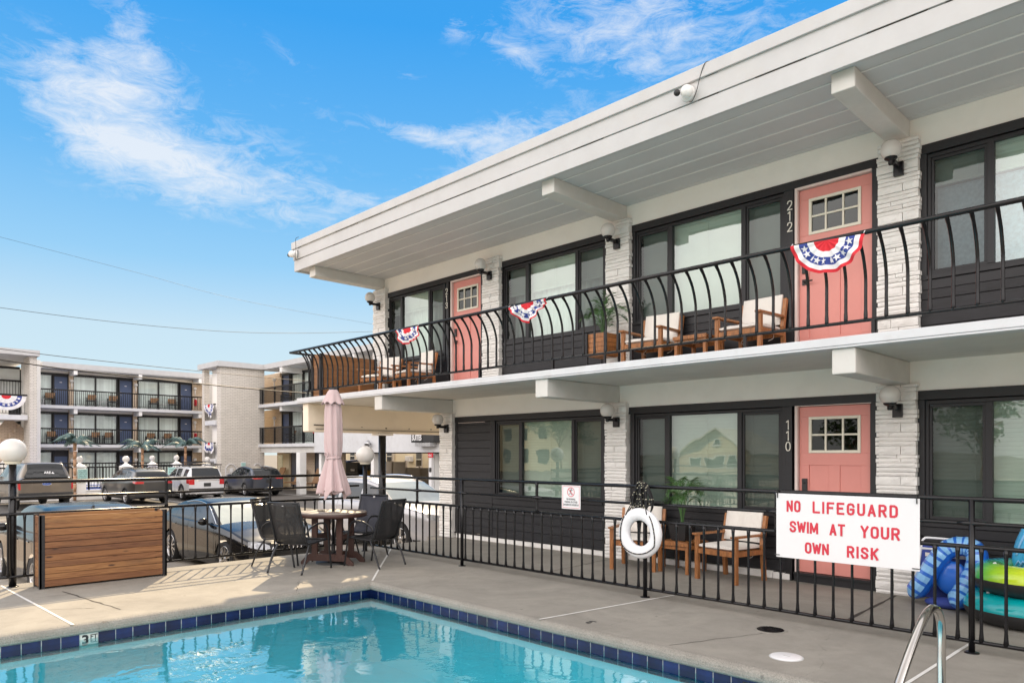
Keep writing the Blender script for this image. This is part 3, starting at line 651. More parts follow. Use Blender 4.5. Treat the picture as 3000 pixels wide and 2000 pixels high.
# --- black header, jambs, siding below windows
def facade_trim(dz,segs):
    """segs: (x0,x1) bays between piers"""
    g=MB()
    for a,b in segs:
        g.box(a,YW-.022,2.163+dz,b,YW+.1,2.265+dz)          # header board
    g.build('header_board',M['black'],B,True,bevel=.004)
UZ=2.69
facade_trim(0,[(-10.43,-6.80),(-6.41,-2.915),(-2.505,1.1)]); facade_trim(UZ,[(-12.62,-9.58),(-9.15,-6.78),(-6.35,-2.90),(-2.48,1.1)])
def siding(x0,x1,z0,z1,name='siding_panel'):
    g=MB(); z=z0; g.box(x0,YW+.012,z0,x1,YW+.05,z1)
    while z<z1-.02:
        h=min(.142,z1-z); g.box(x0+.002,YW-.010,z+.003,x1-.002,YW+.03,z+h-.004); z+=h
    g.build(name,M['siding'],B,True,bevel=.003)
def window(x0,x1,dz,m1,m2,blind=.0,back=None):
    """three light window, frame x0..x1; m1,m2 mullion centres"""
    zt,zb=2.155+dz,.80+dz
    g=MB()
    g.box(x0-.07,YW-.016,zb-.02,x0,YW+.1,zt+.008); g.box(x1,YW-.016,zb-.02,x1+.045,YW+.1,zt+.008)     # side trim
    g.box(x0-.07,YW-.012,zb-.125,x1+.045,YW+.09,zb-.022)                                               # apron board
    g.box(x0,YW-.035,zb-.018,x1,YW+.1,zb+.028)                                                        # sill
    w=g.build('window',M['black'],B,True,bevel=.003)
    g=MB(); y0,y1=YW+.008,YW+.07
    g.box(x0,y0,zt-.04,x1,y1,zt); g.box(x0,y0,zb+.03,x1,y1,zb+.06)
    g.box(x0,y0,zb+.06,x0+.035,y1,zt-.04); g.box(x1-.035,y0,zb+.06,x1,y1,zt-.04)
    for m in (m1,m2): g.box(m-.032,y0-.004,zb+.06,m+.032,y1,zt-.04)
    for a,b in ((x0+.035,m1-.032),(m2+.032,x1-.035)):                                                 # sliding sashes
        yy=YW+.022
        g.box(a,yy,zt-.075,b,yy+.03,zt-.04); g.box(a,yy,zb+.06,b,yy+.03,zb+.092); g.box(a,yy,zb+.092,a+.03,yy+.03,zt-.075); g.box(b-.03,yy,zb+.092,b,yy+.03,zt-.075)
    g.build('sash_frame',M['black'],w,True,bevel=.003)
    for a,b,mt in ((x0+.065,m1-.062,'screen'),(m1+.032,m2-.032,'glass'),(m2+.062,x1-.065,'screen')):
        MB().poly([(a,YW+.036,zb+.06),(b,YW+.036,zb+.06),(b,YW+.036,zt-.04),(a,YW+.036,zt-.04)]).build('pane',M[mt],w,True,rec=False)
    g=MB(); z=zt-.06; bot=zb+.07+blind
    while z>bot:
        g.obox(((x0+x1)/2,YW+.135,z),(x1-x0-.09,.05,.0028),(R(-66),0,0)); z-=.0465
    g.box(x0+.045,YW+.11,zt-.06,x1-.045,YW+.16,zt-.02); g.box(x0+.05,YW+.12,bot-.025,x1-.05,YW+.15,bot)
    for q in (.2,.5,.8): g.box(x0+(x1-x0)*q-.003,YW+.113,bot,x0+(x1-x0)*q+.003,YW+.116,zt-.05)
    g.build('blind',M['blind'],w,True)
    if back=='sheer': MB().grid(lambda u,v:Vector((x0+.05+(x1-x0-.1)*u,YW+.24+.018*sin(u*95)+.012*sin(u*41+1),zb+.05+(zt-zb-.1)*v)),160,1).build('curtain',M['sheer'],w,True,rec=False)
    if back=='film': MB().box(x0+.05,YW+.20,zb+.05,x1-.05,YW+.21,zb+1.02).build('window_film',M['film'],w,True)
    return w
window(-12.62,-10.78,UZ,-12.17,-11.24,.95,'sheer'); window(-9.12,-6.86,UZ,-8.54,-7.44,.80,'sheer'); window(-6.29,-4.03,UZ,-5.70,-4.585); window(-2.42,-.16,UZ,-1.83,-.72,.98,'film')
window(-9.33,-6.90,0,-8.70,-7.52); window(-6.31,-4.05,0,-5.745,-4.64); window(-2.44,-.18,0,-1.845,-.74)
for a,b in ((-12.62,-10.62),(-9.15,-6.78),(-6.35,-3.93),(-2.48,1.1)): siding(a,b,2.69,3.365)
for a,b in ((-9.42,-6.80),(-6.41,-3.96),(-2.505,1.1)): siding(a,b,.10,.675)
siding(-10.36,-9.42,.115,2.16); g=MB(); g.box(-10.43,YW-.016,.1,-10.36,YW+.05,2.163); g.box(-9.455,YW-.018,.10,-9.40,YW+.05,2.163); g.box(-10.43,YW-.03,.085,-6.80,YW-.012,.112); g.build('jamb_board',M['black'],B,True,bevel=.003)
g=MB(); g.box(-10.34,YW-.012,2.148,-9.6,YW,2.156); g.build('gap_flashing',M['casing'],B,True)
for x0,x1,z0,z1 in ((-10.70,-10.62,2.69,4.853),(-3.985,-3.905,2.69,4.853),(-2.985,-2.90,2.69,4.853),(-4.01,-3.925,0,2.163),(-3.005,-2.915,0,2.163),(-9.70,-9.58,2.69,4.853)):
    MB().box(x0,YW-.018,z0,x1,YW+.06,z1).build('door_jamb',M['black'],B,True,bevel=.003)
def door(x0,x1,z0,lockside):
    """pink door leaf with six light window"""
    zt=z0+2.03; y=YW+.03; H=2.03; W_=x1-x0
    g=MB(); wz0,wz1=z0+1.463,z0+1.905; wx0,wx1=x0+W_*.14,x1-W_*.14
    # leaf built round the window and the two recessed panels
    rails=[z0,z0+.2,z0+1.315,z0+1.463,wz1,zt]; pz0,pz1=rails[1],rails[2]
    pw=(W_*.72-.13)/2; p1=(wx0,wx0+pw); p2=(wx1-pw,wx1)
    g.box(x0,y,z0,x1,y+.04,pz0); g.box(x0,y,pz1,x1,y+.04,wz0); g.box(x0,y,wz1,x1,y+.04,zt)
    g.box(x0,y,pz0,p1[0],y+.04,pz1); g.box(p1[1],y,pz0,p2[0],y+.04,pz1); g.box(p2[1],y,pz0,x1,y+.04,pz1)
    g.box(x0,y,wz0,wx0,y+.04,wz1); g.box(wx1,y,wz0,x1,y+.04,wz1)
    for p in (p1,p2): g.box(p[0],y+.011,pz0,p[1],y+.03,pz1)
    d=g.build('door',M['pink'],B,True,bevel=.003)
    g=MB(); t_=.034; g.box(wx0,y-.012,wz0,wx1,y+.02,wz0+t_); g.box(wx0,y-.012,wz1-t_,wx1,y+.02,wz1); g.box(wx0,y-.012,wz0+t_,wx0+t_,y+.02,wz1-t_); g.box(wx1-t_,y-.012,wz0+t_,wx1,y+.02,wz1-t_)
    ww=wx1-wx0
    for q in (1/3,2/3): g.box(wx0+ww*q-.011,y-.008,wz0+t_,wx0+ww*q+.011,y+.018,wz1-t_)
    g.box(wx0+t_,y-.0065,(wz0+wz1)/2-.011,wx1-t_,y+.016,(wz0+wz1)/2+.011); g.build('light_frame',M['cream'],d,True,bevel=.002)
    MB().poly([(wx0+t_,y+.008,wz0+t_),(wx1-t_,y+.008,wz0+t_),(wx1-t_,y+.008,wz1-t_),(wx0+t_,y+.008,wz1-t_)]).build('pane',M['screen'],d,True,rec=False)
    g=MB(); cx=x0-.038; g.box(x0-.04,YW-.020,z0-.02,x0-.004,YW+.06,zt+.045); g.box(x0-.004,YW-.020,zt+.006,x1+.012,YW+.06,zt+.045); g.build('door_casing',M['casing'],d,True,bevel=.003)
    lx=x0+.07 if lockside<0 else x1-.07
    g=MB(); g.box(lx-.032,y-.024,z0+1.0,lx+.032,y,z0+1.15); g.sphere((lx,y-.026,z0+1.10),.014,10,6); g.build('door_lock',M['plastic'],d,True,bevel=.006)
    g=MB(); g.box(lx-.032,y-.012,z0+.86,lx+.032,y,z0+.93); g.tube([(lx,y-.012,z0+.895),(lx,y-.05,z0+.895),(lx+.11,y-.05,z0+.895)],.010,8); g.build('door_handle',M['plastic'],d,True)
    g=MB(); g.box(x0-.04,YW-.06,z0-.03,x1+.02,YW+.08,z0-.003); g.build('threshold',M['black'],d,True)
    if z0<1: 
        MB().box(x0-.04,YW-.035,0,x1+.02,YW+.05,z0-.032).build('door_step',M['black'],d,True)
    return d
door(-3.85,-3.005,.12,-1); door(-3.85,-3.00,2.79,-1); door(-10.52,-9.70,2.79,-1)
def number(txt,x,ztop,h=.13):
    g=MB()
    for k,ch in enumerate(txt):
        g=MB(); stroke_text(g,ch,frame_m((x,YW-.030,ztop-h-k*h*1.03),(1,0,0),(0,0,1),(0,-1,0)),-.034,.034,h*.93,.012); g.build('room_number',M['number'],B,True,solid=.006)
number('110',-3.967,2.003); number('212',-3.947,4.730); number('213',-10.66,4.745)
# --- curved balcony railing
rl=MB().tube([(-13.52,6.98,3.62),(6,6.98,3.62)],.0235,10).tube([(-13.52,6.98,3.62),(-13.52,8.6,3.62)],.0235,10).build('balcony_railing',M['iron'],B,True)
g=MB().tube([(-13.36,7.2,2.845),(6,7.2,2.845)],.017,8).tube([(-13.30,7.2,2.845),(-13.30,8.6,2.845)],.017,8); g.build('bottom_rail',M['iron'],rl,True)
def bal(px,py,ox,oy):
    p=[(px,py,2.845),(px,py,2.95),(px,py,3.10),(px,py,3.24),(px+ox*.10,py+oy*.10,3.34),(px+ox*.32,py+oy*.32,3.455),(px+ox*.66,py+oy*.66,3.555),(px+ox,py+oy,3.62)]
    q=bez(p,3); rr=[.0155 if 2<i<len(q)-3 else .0185 for i in range(len(q))]
    MB().tube(q,rr,7).build('baluster',M['iron'],rl,True)
x=-13.16
while x<-.7: bal(x,7.2,0,-.22); x+=.1835
for k in range(5): bal(-13.30,7.3+k*.26,-.22,0)
for x in (-13.2,-12.06,-10.78,-9.5,-8.02,-6.54,-5.24,-3.75,-2.446,-1.0): MB().box(x-.016,7.184,2.69,x+.016,7.216,2.84).build('rail_foot',M['iron'],rl,True)

# ================================================================ wall lamps
def wall_lamp(x,zc,label):
    y=8.44
    t=thing('wall_lamp',label,'wall lamp',(x,YC,zc-.2),0,'globe lamps on the stone piers')
    MB().sphere((x,y,zc),.107,28,18).build('globe',M['globe'],t,True)
    g=MB(); g.lathe([(.02,-.165),(.028,-.15),(.026,-.125),(.055,-.11),(.066,-.10),(.066,-.085),(.0,-.085)],(x,y,zc),20)
    g.obox((x+.02,(y+YC)/2+.01,zc-.135),(.045,YC-y,.045)); g.obox((x+.02,YC-.022,zc-.165),(.10,.045,.15)); g.sphere((x+.02,YC-.05,zc-.13),.022,12,8); g.build('bracket',M['iron'],t,True,bevel=.004)
wall_lamp(-12.85,4.86,'globe lamp on the pier at the far left end of the balcony')
wall_lamp(-9.38,4.895,'globe lamp on the upper pier right of door 213')
wall_lamp(-6.57,4.87,'globe lamp on the middle upper pier left of the 212 window')
wall_lamp(-2.69,4.89,'globe lamp on the upper pier right of door 212')
wall_lamp(-10.58,2.215,'globe lamp on the far ground floor pier beside the carport')
wall_lamp(-6.58,2.212,'globe lamp on the ground floor pier left of the 110 window')
wall_lamp(-2.70,2.215,'globe lamp on the ground floor pier right of door 110')
def security_cam(x,z,rz,label):
    t=thing('security_camera',label,'security camera',(x,6.985,z),rz)
    g=MB(); Mx=Matrix.Rotation(R(90),3,'X'); g.lathe([(0,.0),(.085,.0),(.085,.02),(.07,.05),(.05,.06)],(0,0,0),24,mat=Mx); g.lathe([(.05,.06),(.062,.075),(.068,.11),(.06,.14),(.04,.165),(0,.17)],(0,0,0),24,mat=Matrix.Rotation(R(100),3,'X')@Matrix.Rotation(R(20),3,'Y')); g.build('housing',M['white'],t)
    v=Vector((-.055,-.15,-.02)); g=MB(); g.sphere(v,.036,16,10); g.build('lens',M['plastic'],t)
    g=MB(); g.tube(bez([(.02,-.02,-.10),(.07,-.04,-.115),(.12,-.035,-.02),(.16,-.03,.12),(.22,-.035,.24),(.26,.02,.27)],6),.0045,6); g.build('cable',M['plastic'],t)
security_cam(-4.31,5.565,0,'white dome camera in the middle of the roof fascia')
security_cam(-13.24,5.56,R(-25),'white dome camera at the left corner of the roof fascia')
# ================================================================ pool fence
def fence(name,label,P0,P1,zs,posts,struts,bal0,step,nb,skip=()):
    """P0->P1 straight run in plan; distances along it"""
    P0=Vector((*P0,0));P1=Vector((*P1,0)); d=(P1-P0).normalized(); L=(P1-P0).length
    zb,zl,zm,zt=zs; at=lambda s,z: P0+d*s+Vector((0,0,z))
    t=thing(name,label,'fence',tuple(P0))
    for z,r_ in ((zb,.0165),(zl,.0185),(zm,.0165),(zt,.021)): MB().tube([at(0,z),at(L,z)],r_,10).build('rail',M['iron'],t,True)
    for s in posts:
        g=MB().tube([at(s,0),at(s,zt)],.0235,12); g.lathe([(.0235,.012),(.05,.008),(.055,.0)],at(s,0),16); g.build('post',M['iron'],t,True)
    for s in struts: MB().tube([at(s,zl),at(s,zl+.04),at(s,zt-.04),at(s,zt)],[.027,.019,.019,.027],10).build('strut',M['iron'],t,True)
    # swollen weld sleeves of the middle rail
    for s in list(posts)+list(struts):
        MB().tube([at(s-.10,zm),at(s-.03,zm),at(s+.03,zm),at(s+.10,zm)],[.0165,.024,.024,.0165],10).build('sleeve',M['iron'],t,True)
    for k in range(nb):
        s=bal0+k*step
        if s<0 or s>L or any(abs(s-p)<.05 for p in posts): continue
        MB().tube([at(s,zb),at(s,zb+.045),at(s,zb+.10),at(s,zl-.10),at(s,zl-.045),at(s,zl)],[.021,.0165,.0125,.0125,.0165,.021],8).build('baluster',M['iron'],t,True)
    return t
# right run along the motel, left run along the car park
fence('pool_fence','long black pool fence running past the pink ground floor door',(-9.98,6.57),(4.5,6.57),(.093,.837,1.022,1.214),[2.29,5.38,8.48,11.58],[1.25,3.74,6.88,10.0],.085,.1627,92)
fence('pool_fence','black pool fence between the parked cars and the pool deck',(-10.15,-3.5),(-10.15,6.45),(.125,.862,1.055,1.238),[2.0],[6.95,8.42],.05,.1655,61)
def lamp_post(x,y,zt,rp,label):
    t=thing('globe_lamp_post',label,'lamp post',(x,y,0),0,'globe lamp posts of the pool fence')
    g=MB().tube([(x,y,0),(x,y,zt-.135)],rp,16); g.lathe([(rp,.01),(rp+.02,.008),(rp+.022,0)],(x,y,0),20); g.build('pole',M['iron'],t,True)
    MB().lathe([(.0,-.155),(.075,-.155),(.078,-.14),(.095,-.12)],(x,y,zt),28).build('globe_collar',M['cream'],t,True); MB().sphere((x,y,zt),.148,40,24).build('globe',M['globe'],t,True)
lamp_post(-10.20,1.735,1.605,.040,'globe lamp post at the left edge beside the planter')
lamp_post(-9.98,6.46,1.558,.036,'globe lamp post at the fence corner behind the umbrella')

# ================================================================ signs and ring on the fence
t=thing('lifeguard_sign','large white board with red letters about no lifeguard','sign',(-2.47,6.535,.6))
MB().box(-3.085,6.528,.604,-1.86,6.535,1.203).build('board',M['signwhite'],t,True,bevel=.002)
for w,x0,x1,z,h in (('NO',-2.985,-2.852,1.033,.108),('LIFEGUARD',-2.742,-2.025,1.033,.108),('SWIM',-2.955,-2.690,.845,.106),('AT',-2.590,-2.455,.845,.106),('YOUR',-2.325,-2.010,.845,.106),('OWN',-2.812,-2.595,.662,.104),('RISK',-2.440,-2.178,.662,.104)):
    g=MB(); stroke_text(g,w,frame_m((0,6.5268,z),(1,0,0),(0,0,1),(0,-1,0)),x0,x1,h,.0195,{'LIFEGUARD':.85,'SWIM':.62,'AT':.75,'YOUR':.72,'NO':.75,'OWN':.62,'RISK':.82}[w],{'I':0,'W':1.5,'M':1.35}); g.build('red_word',M['signred'],t,True,rec=False)
g=MB()
for x,z in ((-3.07,1.19),(-1.88,1.19)): g.box(x-.003,6.515,z-.03,x+.003,6.58,z+.04)
for x,z in ((-3.07,.625),(-1.88,.625)): g.box(x-.035,6.518,z-.003,x+.02,6.56,z+.003)
g.build('cable_tie',M['plastic'],t,True)
t=thing('no_running_sign','small white notice with a crossed out running figure','sign',(-5.645,6.54,.91))
MB().box(-5.79,6.535,.912,-5.497,6.54,1.196).build('board',M['signwhite'],t,True)
g=MB(); X0,X1,Z0,Z1=-5.775,-5.512,.925,1.185
for a in ((X0,Z0,X1,Z0+.004),(X0,Z1-.004,X1,Z1),(X0,Z0+.004,X0+.004,Z1-.004),(X1-.004,Z0+.004,X1,Z1-.004)): g.box(a[0],6.5342,a[1],a[2],6.535,a[3])
def sring(mb,cx,cz,r0,r1,y,n=36):
    for k in range(n):
        a=2*PI*k/n;b=2*PI*(k+1)/n; mb.poly([(cx+r0*cos(a),y,cz+r0*sin(a)),(cx+r1*cos(a),y,cz+r1*sin(a)),(cx+r1*cos(b),y,cz+r1*sin(b)),(cx+r0*cos(b),y,cz+r0*sin(b))])
cx,cz=-5.643,1.115; sring(g,cx,cz,.049,.057,6.5335); g.beam((cx-.036,6.5333,cz+.036),(cx+.036,6.5333,cz-.036),.0008,.008,0,(0,0,1)); g.build('prohibition_ring',M['signred'],t,True)
g=MB(); lim=lambda p,w=.007:[g.beam((cx+p[i][0],6.5338,cz+p[i][1]),(cx+p[i+1][0],6.5338,cz+p[i+1][1]),.0008,w,0,(0,0,1)) for i in range(len(p)-1)]
g.build('running_figure',M['black'],t,True,rec=False) if False else None; g.lathe([(0,-.001),(.007,0),(0,.001)],(cx+.004,6.534,cz+.038),12,mat=Matrix.Rotation(R(90),3,'X')); lim([(.002,.028),(-.004,0)],.012); lim([(0,.024),(.018,.018),(.024,.030)],.005); lim([(0,.024),(-.016,.014),(-.024,.002)],.005); lim([(-.004,0),(.014,-.012),(.008,-.034)]); lim([(-.004,0),(-.012,-.02),(-.03,-.022)])
g.build('running_figure',M['black'],t,True,rec=False); g=MB()
for k,w in enumerate(('NO RUNNING,','PUSHING, OR OTHER','DANGEROUS HORSEPLAY')):
    me=text_mesh(w,.042,.0,bold=.0012,align='CENTER'); g.mesh(me,frame_m((cx,6.5342,1.020-k*.034),(.50,0,0),(0,0,.72),(0,-1,0)))
g.build('notice_print',M['black'],t,True,rec=False)
t=thing('life_ring','white life ring hung on the pool fence','life ring',(-4.596,6.47,.71))
Rm,rm=.207,.0685; tilt=Matrix.Rotation(R(4),3,'X')
def tor(u,v,R0=Rm,r0=rm,sq=.82):
    a,b=u*2*PI,v*2*PI; p=Vector(((R0+r0*cos(b))*cos(a),r0*sq*sin(b),(R0+r0*cos(b))*sin(a))); return p
MB().grid(lambda u,v:tor(u,v),56,20,cu=True,cv=True).build('ring_body',M['ringwhite'],t)
g=MB()
pts=[]
for k in range(33):
    a=2*PI*k/32+.4; lo=abs(sin(2*(a-.4)))  # bows between four fixing points
    rr=Rm+rm*1.02-.0*lo; pts.append((rr*cos(a)*(1-.06*lo),-.045+.02*lo,rr*sin(a)*(1-.06*lo)))
for a0,a1 in ((2.35,3.75),(3.75,5.75),(5.75,7.2)):
    q=[]
    for i in range(15):
        a=a0+(a1-a0)*i/14; sg=sin(PI*i/14); rr_=Rm+rm*(.62-.42*sg); q.append(Vector((rr_*cos(a),-.052-.010*sg,rr_*sin(a))))
    g.tube(q,.0062,6)
    for i in range(1,14,2): g.tube([q[i]+Vector((-.004,-.0035,0)),q[i]+Vector((.004,-.0045,.003))],.0042,5,1)
g.tube(bez([(-.16,-.05,.19),(-.12,-.03,.28),(-.08,-.03,.33)],5),.0062,6); g.tube(bez([(.12,-.05,.21),(.10,-.04,.27),(.09,-.03,.32)],5),.0062,6)
g.build('grab_line',[M['ropeblack'],M['ropefleck']],t)
t=thing('rope_coil','black flecked rescue rope bundled over the fence above the life ring','rope',(-4.59,6.5,1.02))
g=MB(); rr=random.Random(3)
for k in range(17):
    cx=rr.uniform(-.085,.085); w=rr.uniform(.03,.075); top=rr.uniform(.18,.245); bot=rr.uniform(-.13,-.02); y=rr.uniform(-.05,.045)
    p=bez([(cx-w,y,bot+.05),(cx-w*.9,y,.05),(cx*.5-w*.5,y-.01,top-.03),(cx*.4,y,top),(cx*.5+w*.5,y+.01,top-.04),(cx+w,y,.06),(cx+w*.8,y,bot+.04),(cx,y,bot),(cx-w,y,bot+.05)],6)
    g.tube(p,.0078,6); 
    for i in range(2,len(p)-1,7): g.tube([p[i]+Vector((-.006,-.006,-.003)),p[i]+Vector((.006,-.0065,.004))],.0048,5,1)
for a,b in (((-.11,-.03,-.02),(-.23,-.04,-.2)),((.09,-.03,-.05),(.10,-.05,-.16)),((.02,.03,-.08),(.03,.02,-.47)),((-.02,.03,-.1),(-.05,.02,-.45)),((-.05,.02,-.45),(.03,.02,-.47))): g.tube(bez([a,((a[0]+b[0])/2-.01,(a[1]+b[1])/2,(a[2]+b[2])/2),b],6),.0078,6)
g.build('rope_loops',[M['ropeblack'],M['ropefleck']],t)

# ================================================================ wooden planters
t=thing('planter_box','long cedar plank planter with black corner posts beside the left lamp post','planter',(-9.93,2.625,0))
x0,x1,y0,y1,H=-10.085,-9.775,1.925,3.325,.855
g=MB(); nb=11; h=(H-.03)/nb; zz=.02
for k in range(nb):
    e=rnd.uniform(-.003,.003); hh=h*rnd.uniform(.94,1.05) if k<nb-1 else H-.01-zz; a0,a1=(.010,.007) if k==9 else (rnd.uniform(.001,.005),rnd.uniform(.001,.005)); c0,c1=rnd.uniform(.001,.004),rnd.uniform(.001,.004)
    ya,yb_=y0+.03,y1-.02; v=[]
    for xx in (x1-.02+e,x1+e): v+= [(xx,ya,zz+a0),(xx,yb_,zz+a1),(xx,yb_,zz+hh-c1),(xx,ya,zz+hh-c0)]
    g.add(v,[(0,1,2,3),(4,7,6,5),(0,4,5,1),(1,5,6,2),(2,6,7,3),(3,7,4,0)]); zz+=hh
g.build('front_board',M['cedar'],t,True,bevel=.002)
g=MB()
for k in range(8):
    hh=(H-.03)/8; z=.02+k*hh; g.box(x0+.02,y0+.002,z+.001,x1-.03,y0+.022,z+hh-.002)
g.build('end_board',M['cedar'],t,True,bevel=.002)
g=MB()
for k in range(nb):
    z=.02+k*h; g.box(x0,y0+.03,z+.002,x0+.02,y1-.02,z+h+.012*(k==nb-1)); 
for k in range(8):
    hh=(H-.03)/8; z=.02+k*hh; g.box(x0+.03,y1-.022,z+.001,x1-.03,y1-.002,z+hh-.002)
g.build('back_board',M['cedar'],t,True,bevel=.002)
for x,y in ((x1+.003,y0),(x1+.003,y1),(x0-.003,y0),(x0-.003,y1)):
    sx=-1 if x>x0+.1 else 1; sy=1 if y<2 else -1; g=MB(); g.box(x,y-.004*sy,0,x+sx*.03,y+.052*sy,H+.004); g.box(x,y-.0045*sy,0,x+.05*sx,y+.02*sy,H+.0035); g.build('corner_post',M['black'],t,True,bevel=.002)
MB().box(x0+.03,y0+.03,.5,x1-.03,y1-.03,.70).build('soil',M['crack'],t,True)
t=thing('planter_box','brown plank planter box at the left end of the balcony','planter',(-13.08,7.98,2.69))
x0,x1,y0,y1,z0,z1=-13.26,-12.93,7.34,8.62,2.705,3.575; g=MB(); nb=9; h=(z1-z0)/nb
for k in range(nb):
    z=z0+k*h
    g.box(x1-.02,y0+.05,z+.002,x1,y1-.03,z+h-.003); g.box(x0+.02,y0,z+.002,x1-.05,y0+.02,z+h-.003); g.box(x0,y0+.03,z+.002,x0+.02,y1-.03,z+h-.003)
g.build('board_panel',M['brownboard'],t,True)
for x,y in ((x1,y0),(x0,y0),(x1,y1),(x0,y1)): g=MB(); g.box(x-.028,y-.028,z0-.01,x+.028,y+.028,z1+.01); g.build('corner_post',M['black'],t,True,bevel=.003)
MB().box(x0+.02,y0+.02,z0+.05,x1-.02,y1-.02,z0+.7).build('soil',M['crack'],t,True)

# ================================================================ teak chairs, tables
def teak_chair(label,loc,rz,group):
    """front faces local -Y"""
    t=thing('teak_armchair',label,'armchair',loc,rz,group); w=.29
    for sx in (-1,1):
        MB().box(sx*w-.025,-.295,0,sx*w+.025,-.245,.555).build('leg',M['teak'],t,bevel=.003)
        MB().beam((sx*w,.29,0),(sx*w,.25,.44),.048,.05).beam((sx*w,.25,.44),(sx*w,.325,.80),.048,.046).build('leg',M['teak'],t,bevel=.003)
        MB().box(sx*w-.036,-.33,.555,sx*w+.036,.28,.580).build('armrest',M['teak'],t,bevel=.003)
        MB().box(sx*w-.015,-.25,.33,sx*w+.015,.24,.385).build('side_rail',M['teak'],t,bevel=.002)
    g=MB(); g.box(-w+.025,-.285,.325,w-.025,-.26,.385); g.box(-w+.025,.235,.325,w-.025,.26,.385)
    for k in range(7): g.box(-w+.03,-.25+k*.068,.372,w-.03,-.20+k*.068,.390)
    g.build('seat_frame',M['teak'],t,bevel=.002)
    g=MB(); g.beam((-w+.02,.265,.50),(w-.02,.265,.50),.022,.055); g.beam((-w+.02,.318,.765),(w-.02,.318,.765),.022,.06)
    for k in range(8): x=-w+.07+k*(2*w-.14)/7; g.beam((x,.268,.51),(x,.317,.755),.038,.014)
    g.build('backrest',M['teak'],t,bevel=.002)
    def pillow(mb,c,sx,sy,sz,rot):
        m=Euler(rot).to_matrix(); c=Vector(c)
        def f(u,v,s):
            a,b=2*u-1,2*v-1; e=(1-abs(a)**7)*(1-abs(b)**7); return c+m@Vector((a*sx/2,b*sy/2,s*(sz/2)*(.35+.65*e**.5)+(.004*sin(9*a)*e)))
        for s in (1,-1): mb.grid(lambda u,v:f(u,v,s),14,14)
        for k in range(14):
            for aa in ((lambda q:(q,0)),(lambda q:(q,1)),(lambda q:(0,q)),(lambda q:(1,q))):
                u0,u1=aa(k/14),aa((k+1)/14); mb.add([f(*u0,1),f(*u1,1),f(*u1,-1),f(*u0,-1)],[(0,1,2,3)],0,True)
    g=MB(); pillow(g,(0,-.01,.425),.53,.52,.068,(0,0,0)); g.build('seat_cushion',M['cushion'],t)
    g=MB(); pillow(g,(0,.265,.66),.53,.385,.068,(R(79),0,0)); g.build('back_cushion',M['cushion'],t)
    g=MB()
    for sx in (-1,1): g.tube(bez([(sx*.25,.30,.80),(sx*.29,.33,.76),(sx*.27,.34,.68)],5),.004,5); g.tube(bez([(sx*.2,.2,.36),(sx*.22,.15,.30),(sx*.17,.12,.27)],5),.004,5)
    g.build('cushion_tie',M['cushion'],t)
    return t
def teak_table(label,loc,rz,group):
    t=thing('teak_side_table',label,'side table',loc,rz,group); a=.24
    g=MB()
    for k in range(6): g.box(-a+.02+k*(2*a-.04)/6+.003,-a,.395,-a+.02+(k+1)*(2*a-.04)/6-.003,a,.415)
    g.box(-a-.005,-a-.012,.365,a+.005,-a+.012,.412); g.box(-a-.005,a-.012,.365,a+.005,a+.012,.412); g.build('table_top',M['teak'],t,bevel=.002)
    for sx in (-1,1):
        for sy in (-1,1): MB().box(sx*.21-.022,sy*.21-.022,0,sx*.21+.022,sy*.21+.022,.368).build('leg',M['teak'],t,bevel=.003)
    g=MB()
    for s in (-1,1): g.box(-.19,s*.21-.01,.315,.19,s*.21+.01,.364); g.box(s*.21-.01,-.19,.315,s*.21+.01,.19,.364)
    g.build('apron',M['teak'],t)
    return t
GT='cushioned teak armchairs outside the rooms'
c0=teak_chair('teak armchair beside the pink ground floor door',(-4.50,8.25,0),R(-9),GT)
dup(c0,(-5.86,8.20,0),R(20),'teak armchair partly hidden behind the life ring')
dup(c0,(-4.27,8.33,2.69),R(-4),'teak armchair on the balcony nearest door 212')
dup(c0,(-5.72,8.33,2.69),R(4),'teak armchair on the balcony beside the wooden plant crate')
dup(c0,(-11.02,8.22,2.69),R(-8),'teak armchair on the balcony just left of door 213')
dup(c0,(-12.15,8.22,2.69),R(10),'teak armchair on the balcony next to the brown planter box')
TT='low teak side tables between the armchairs'
t0=teak_table('low teak table under the potted palm on the ground floor',(-5.27,8.38,0),0,TT)
dup(t0,(-5.0,8.36,2.69),0,'low teak table between the two balcony chairs by 212')
# potted palms
def fronds(mb,base,n,hmin,hmax,spread,seed,lean=(0,0)):
    q=random.Random(seed); base=Vector(base)
    for k in range(n):
        a=2*PI*k/n+q.uniform(-.35,.35); h=q.uniform(hmin,hmax); sp_=q.uniform(.55,1.0)*spread
        out=Vector((cos(a)+lean[0],sin(a)*.75+lean[1],0)).normalized()
        st=bez([base+out*.01,base+out*sp_*.16+Vector((0,0,h*.5)),base+out*sp_*.5+Vector((0,0,h*.93)),base+out*sp_*.85+Vector((0,0,h*.96)),base+out*sp_*1.12+Vector((0,0,h*.78))],6)
        mb.tube(st,[.0055*(1-.75*i/len(st)) for i in range(len(st))],5,1)
        for i in range(int(len(st)*.36),len(st)):
            p=st[i]; d=(st[min(i+1,len(st)-1)]-st[i-1]).normalized(); side=d.cross(Vector((0,0,1))).normalized(); f=(i/len(st)-.36)/.64
            L=.19*sin(PI*min(1,.18+f*.86))*q.uniform(.85,1.1)*(h/.6)**.5
            for s in (-1,1):
                for o in (0,1):
                    b=p+d*(.016*o); tip=b+side*s*L*.92+d*L*.70+Vector((0,0,-L*.18+q.uniform(-.02,.02))); wv=d*.0055; m=(b+tip)/2+Vector((0,0,.012))
                    mb.poly([b-wv,m-wv*1.1,tip,m+wv*1.1],0)
t=thing('potted_palm','areca palm in a black pot on the ground floor teak table','potted palm',(-5.27,8.38,.418))
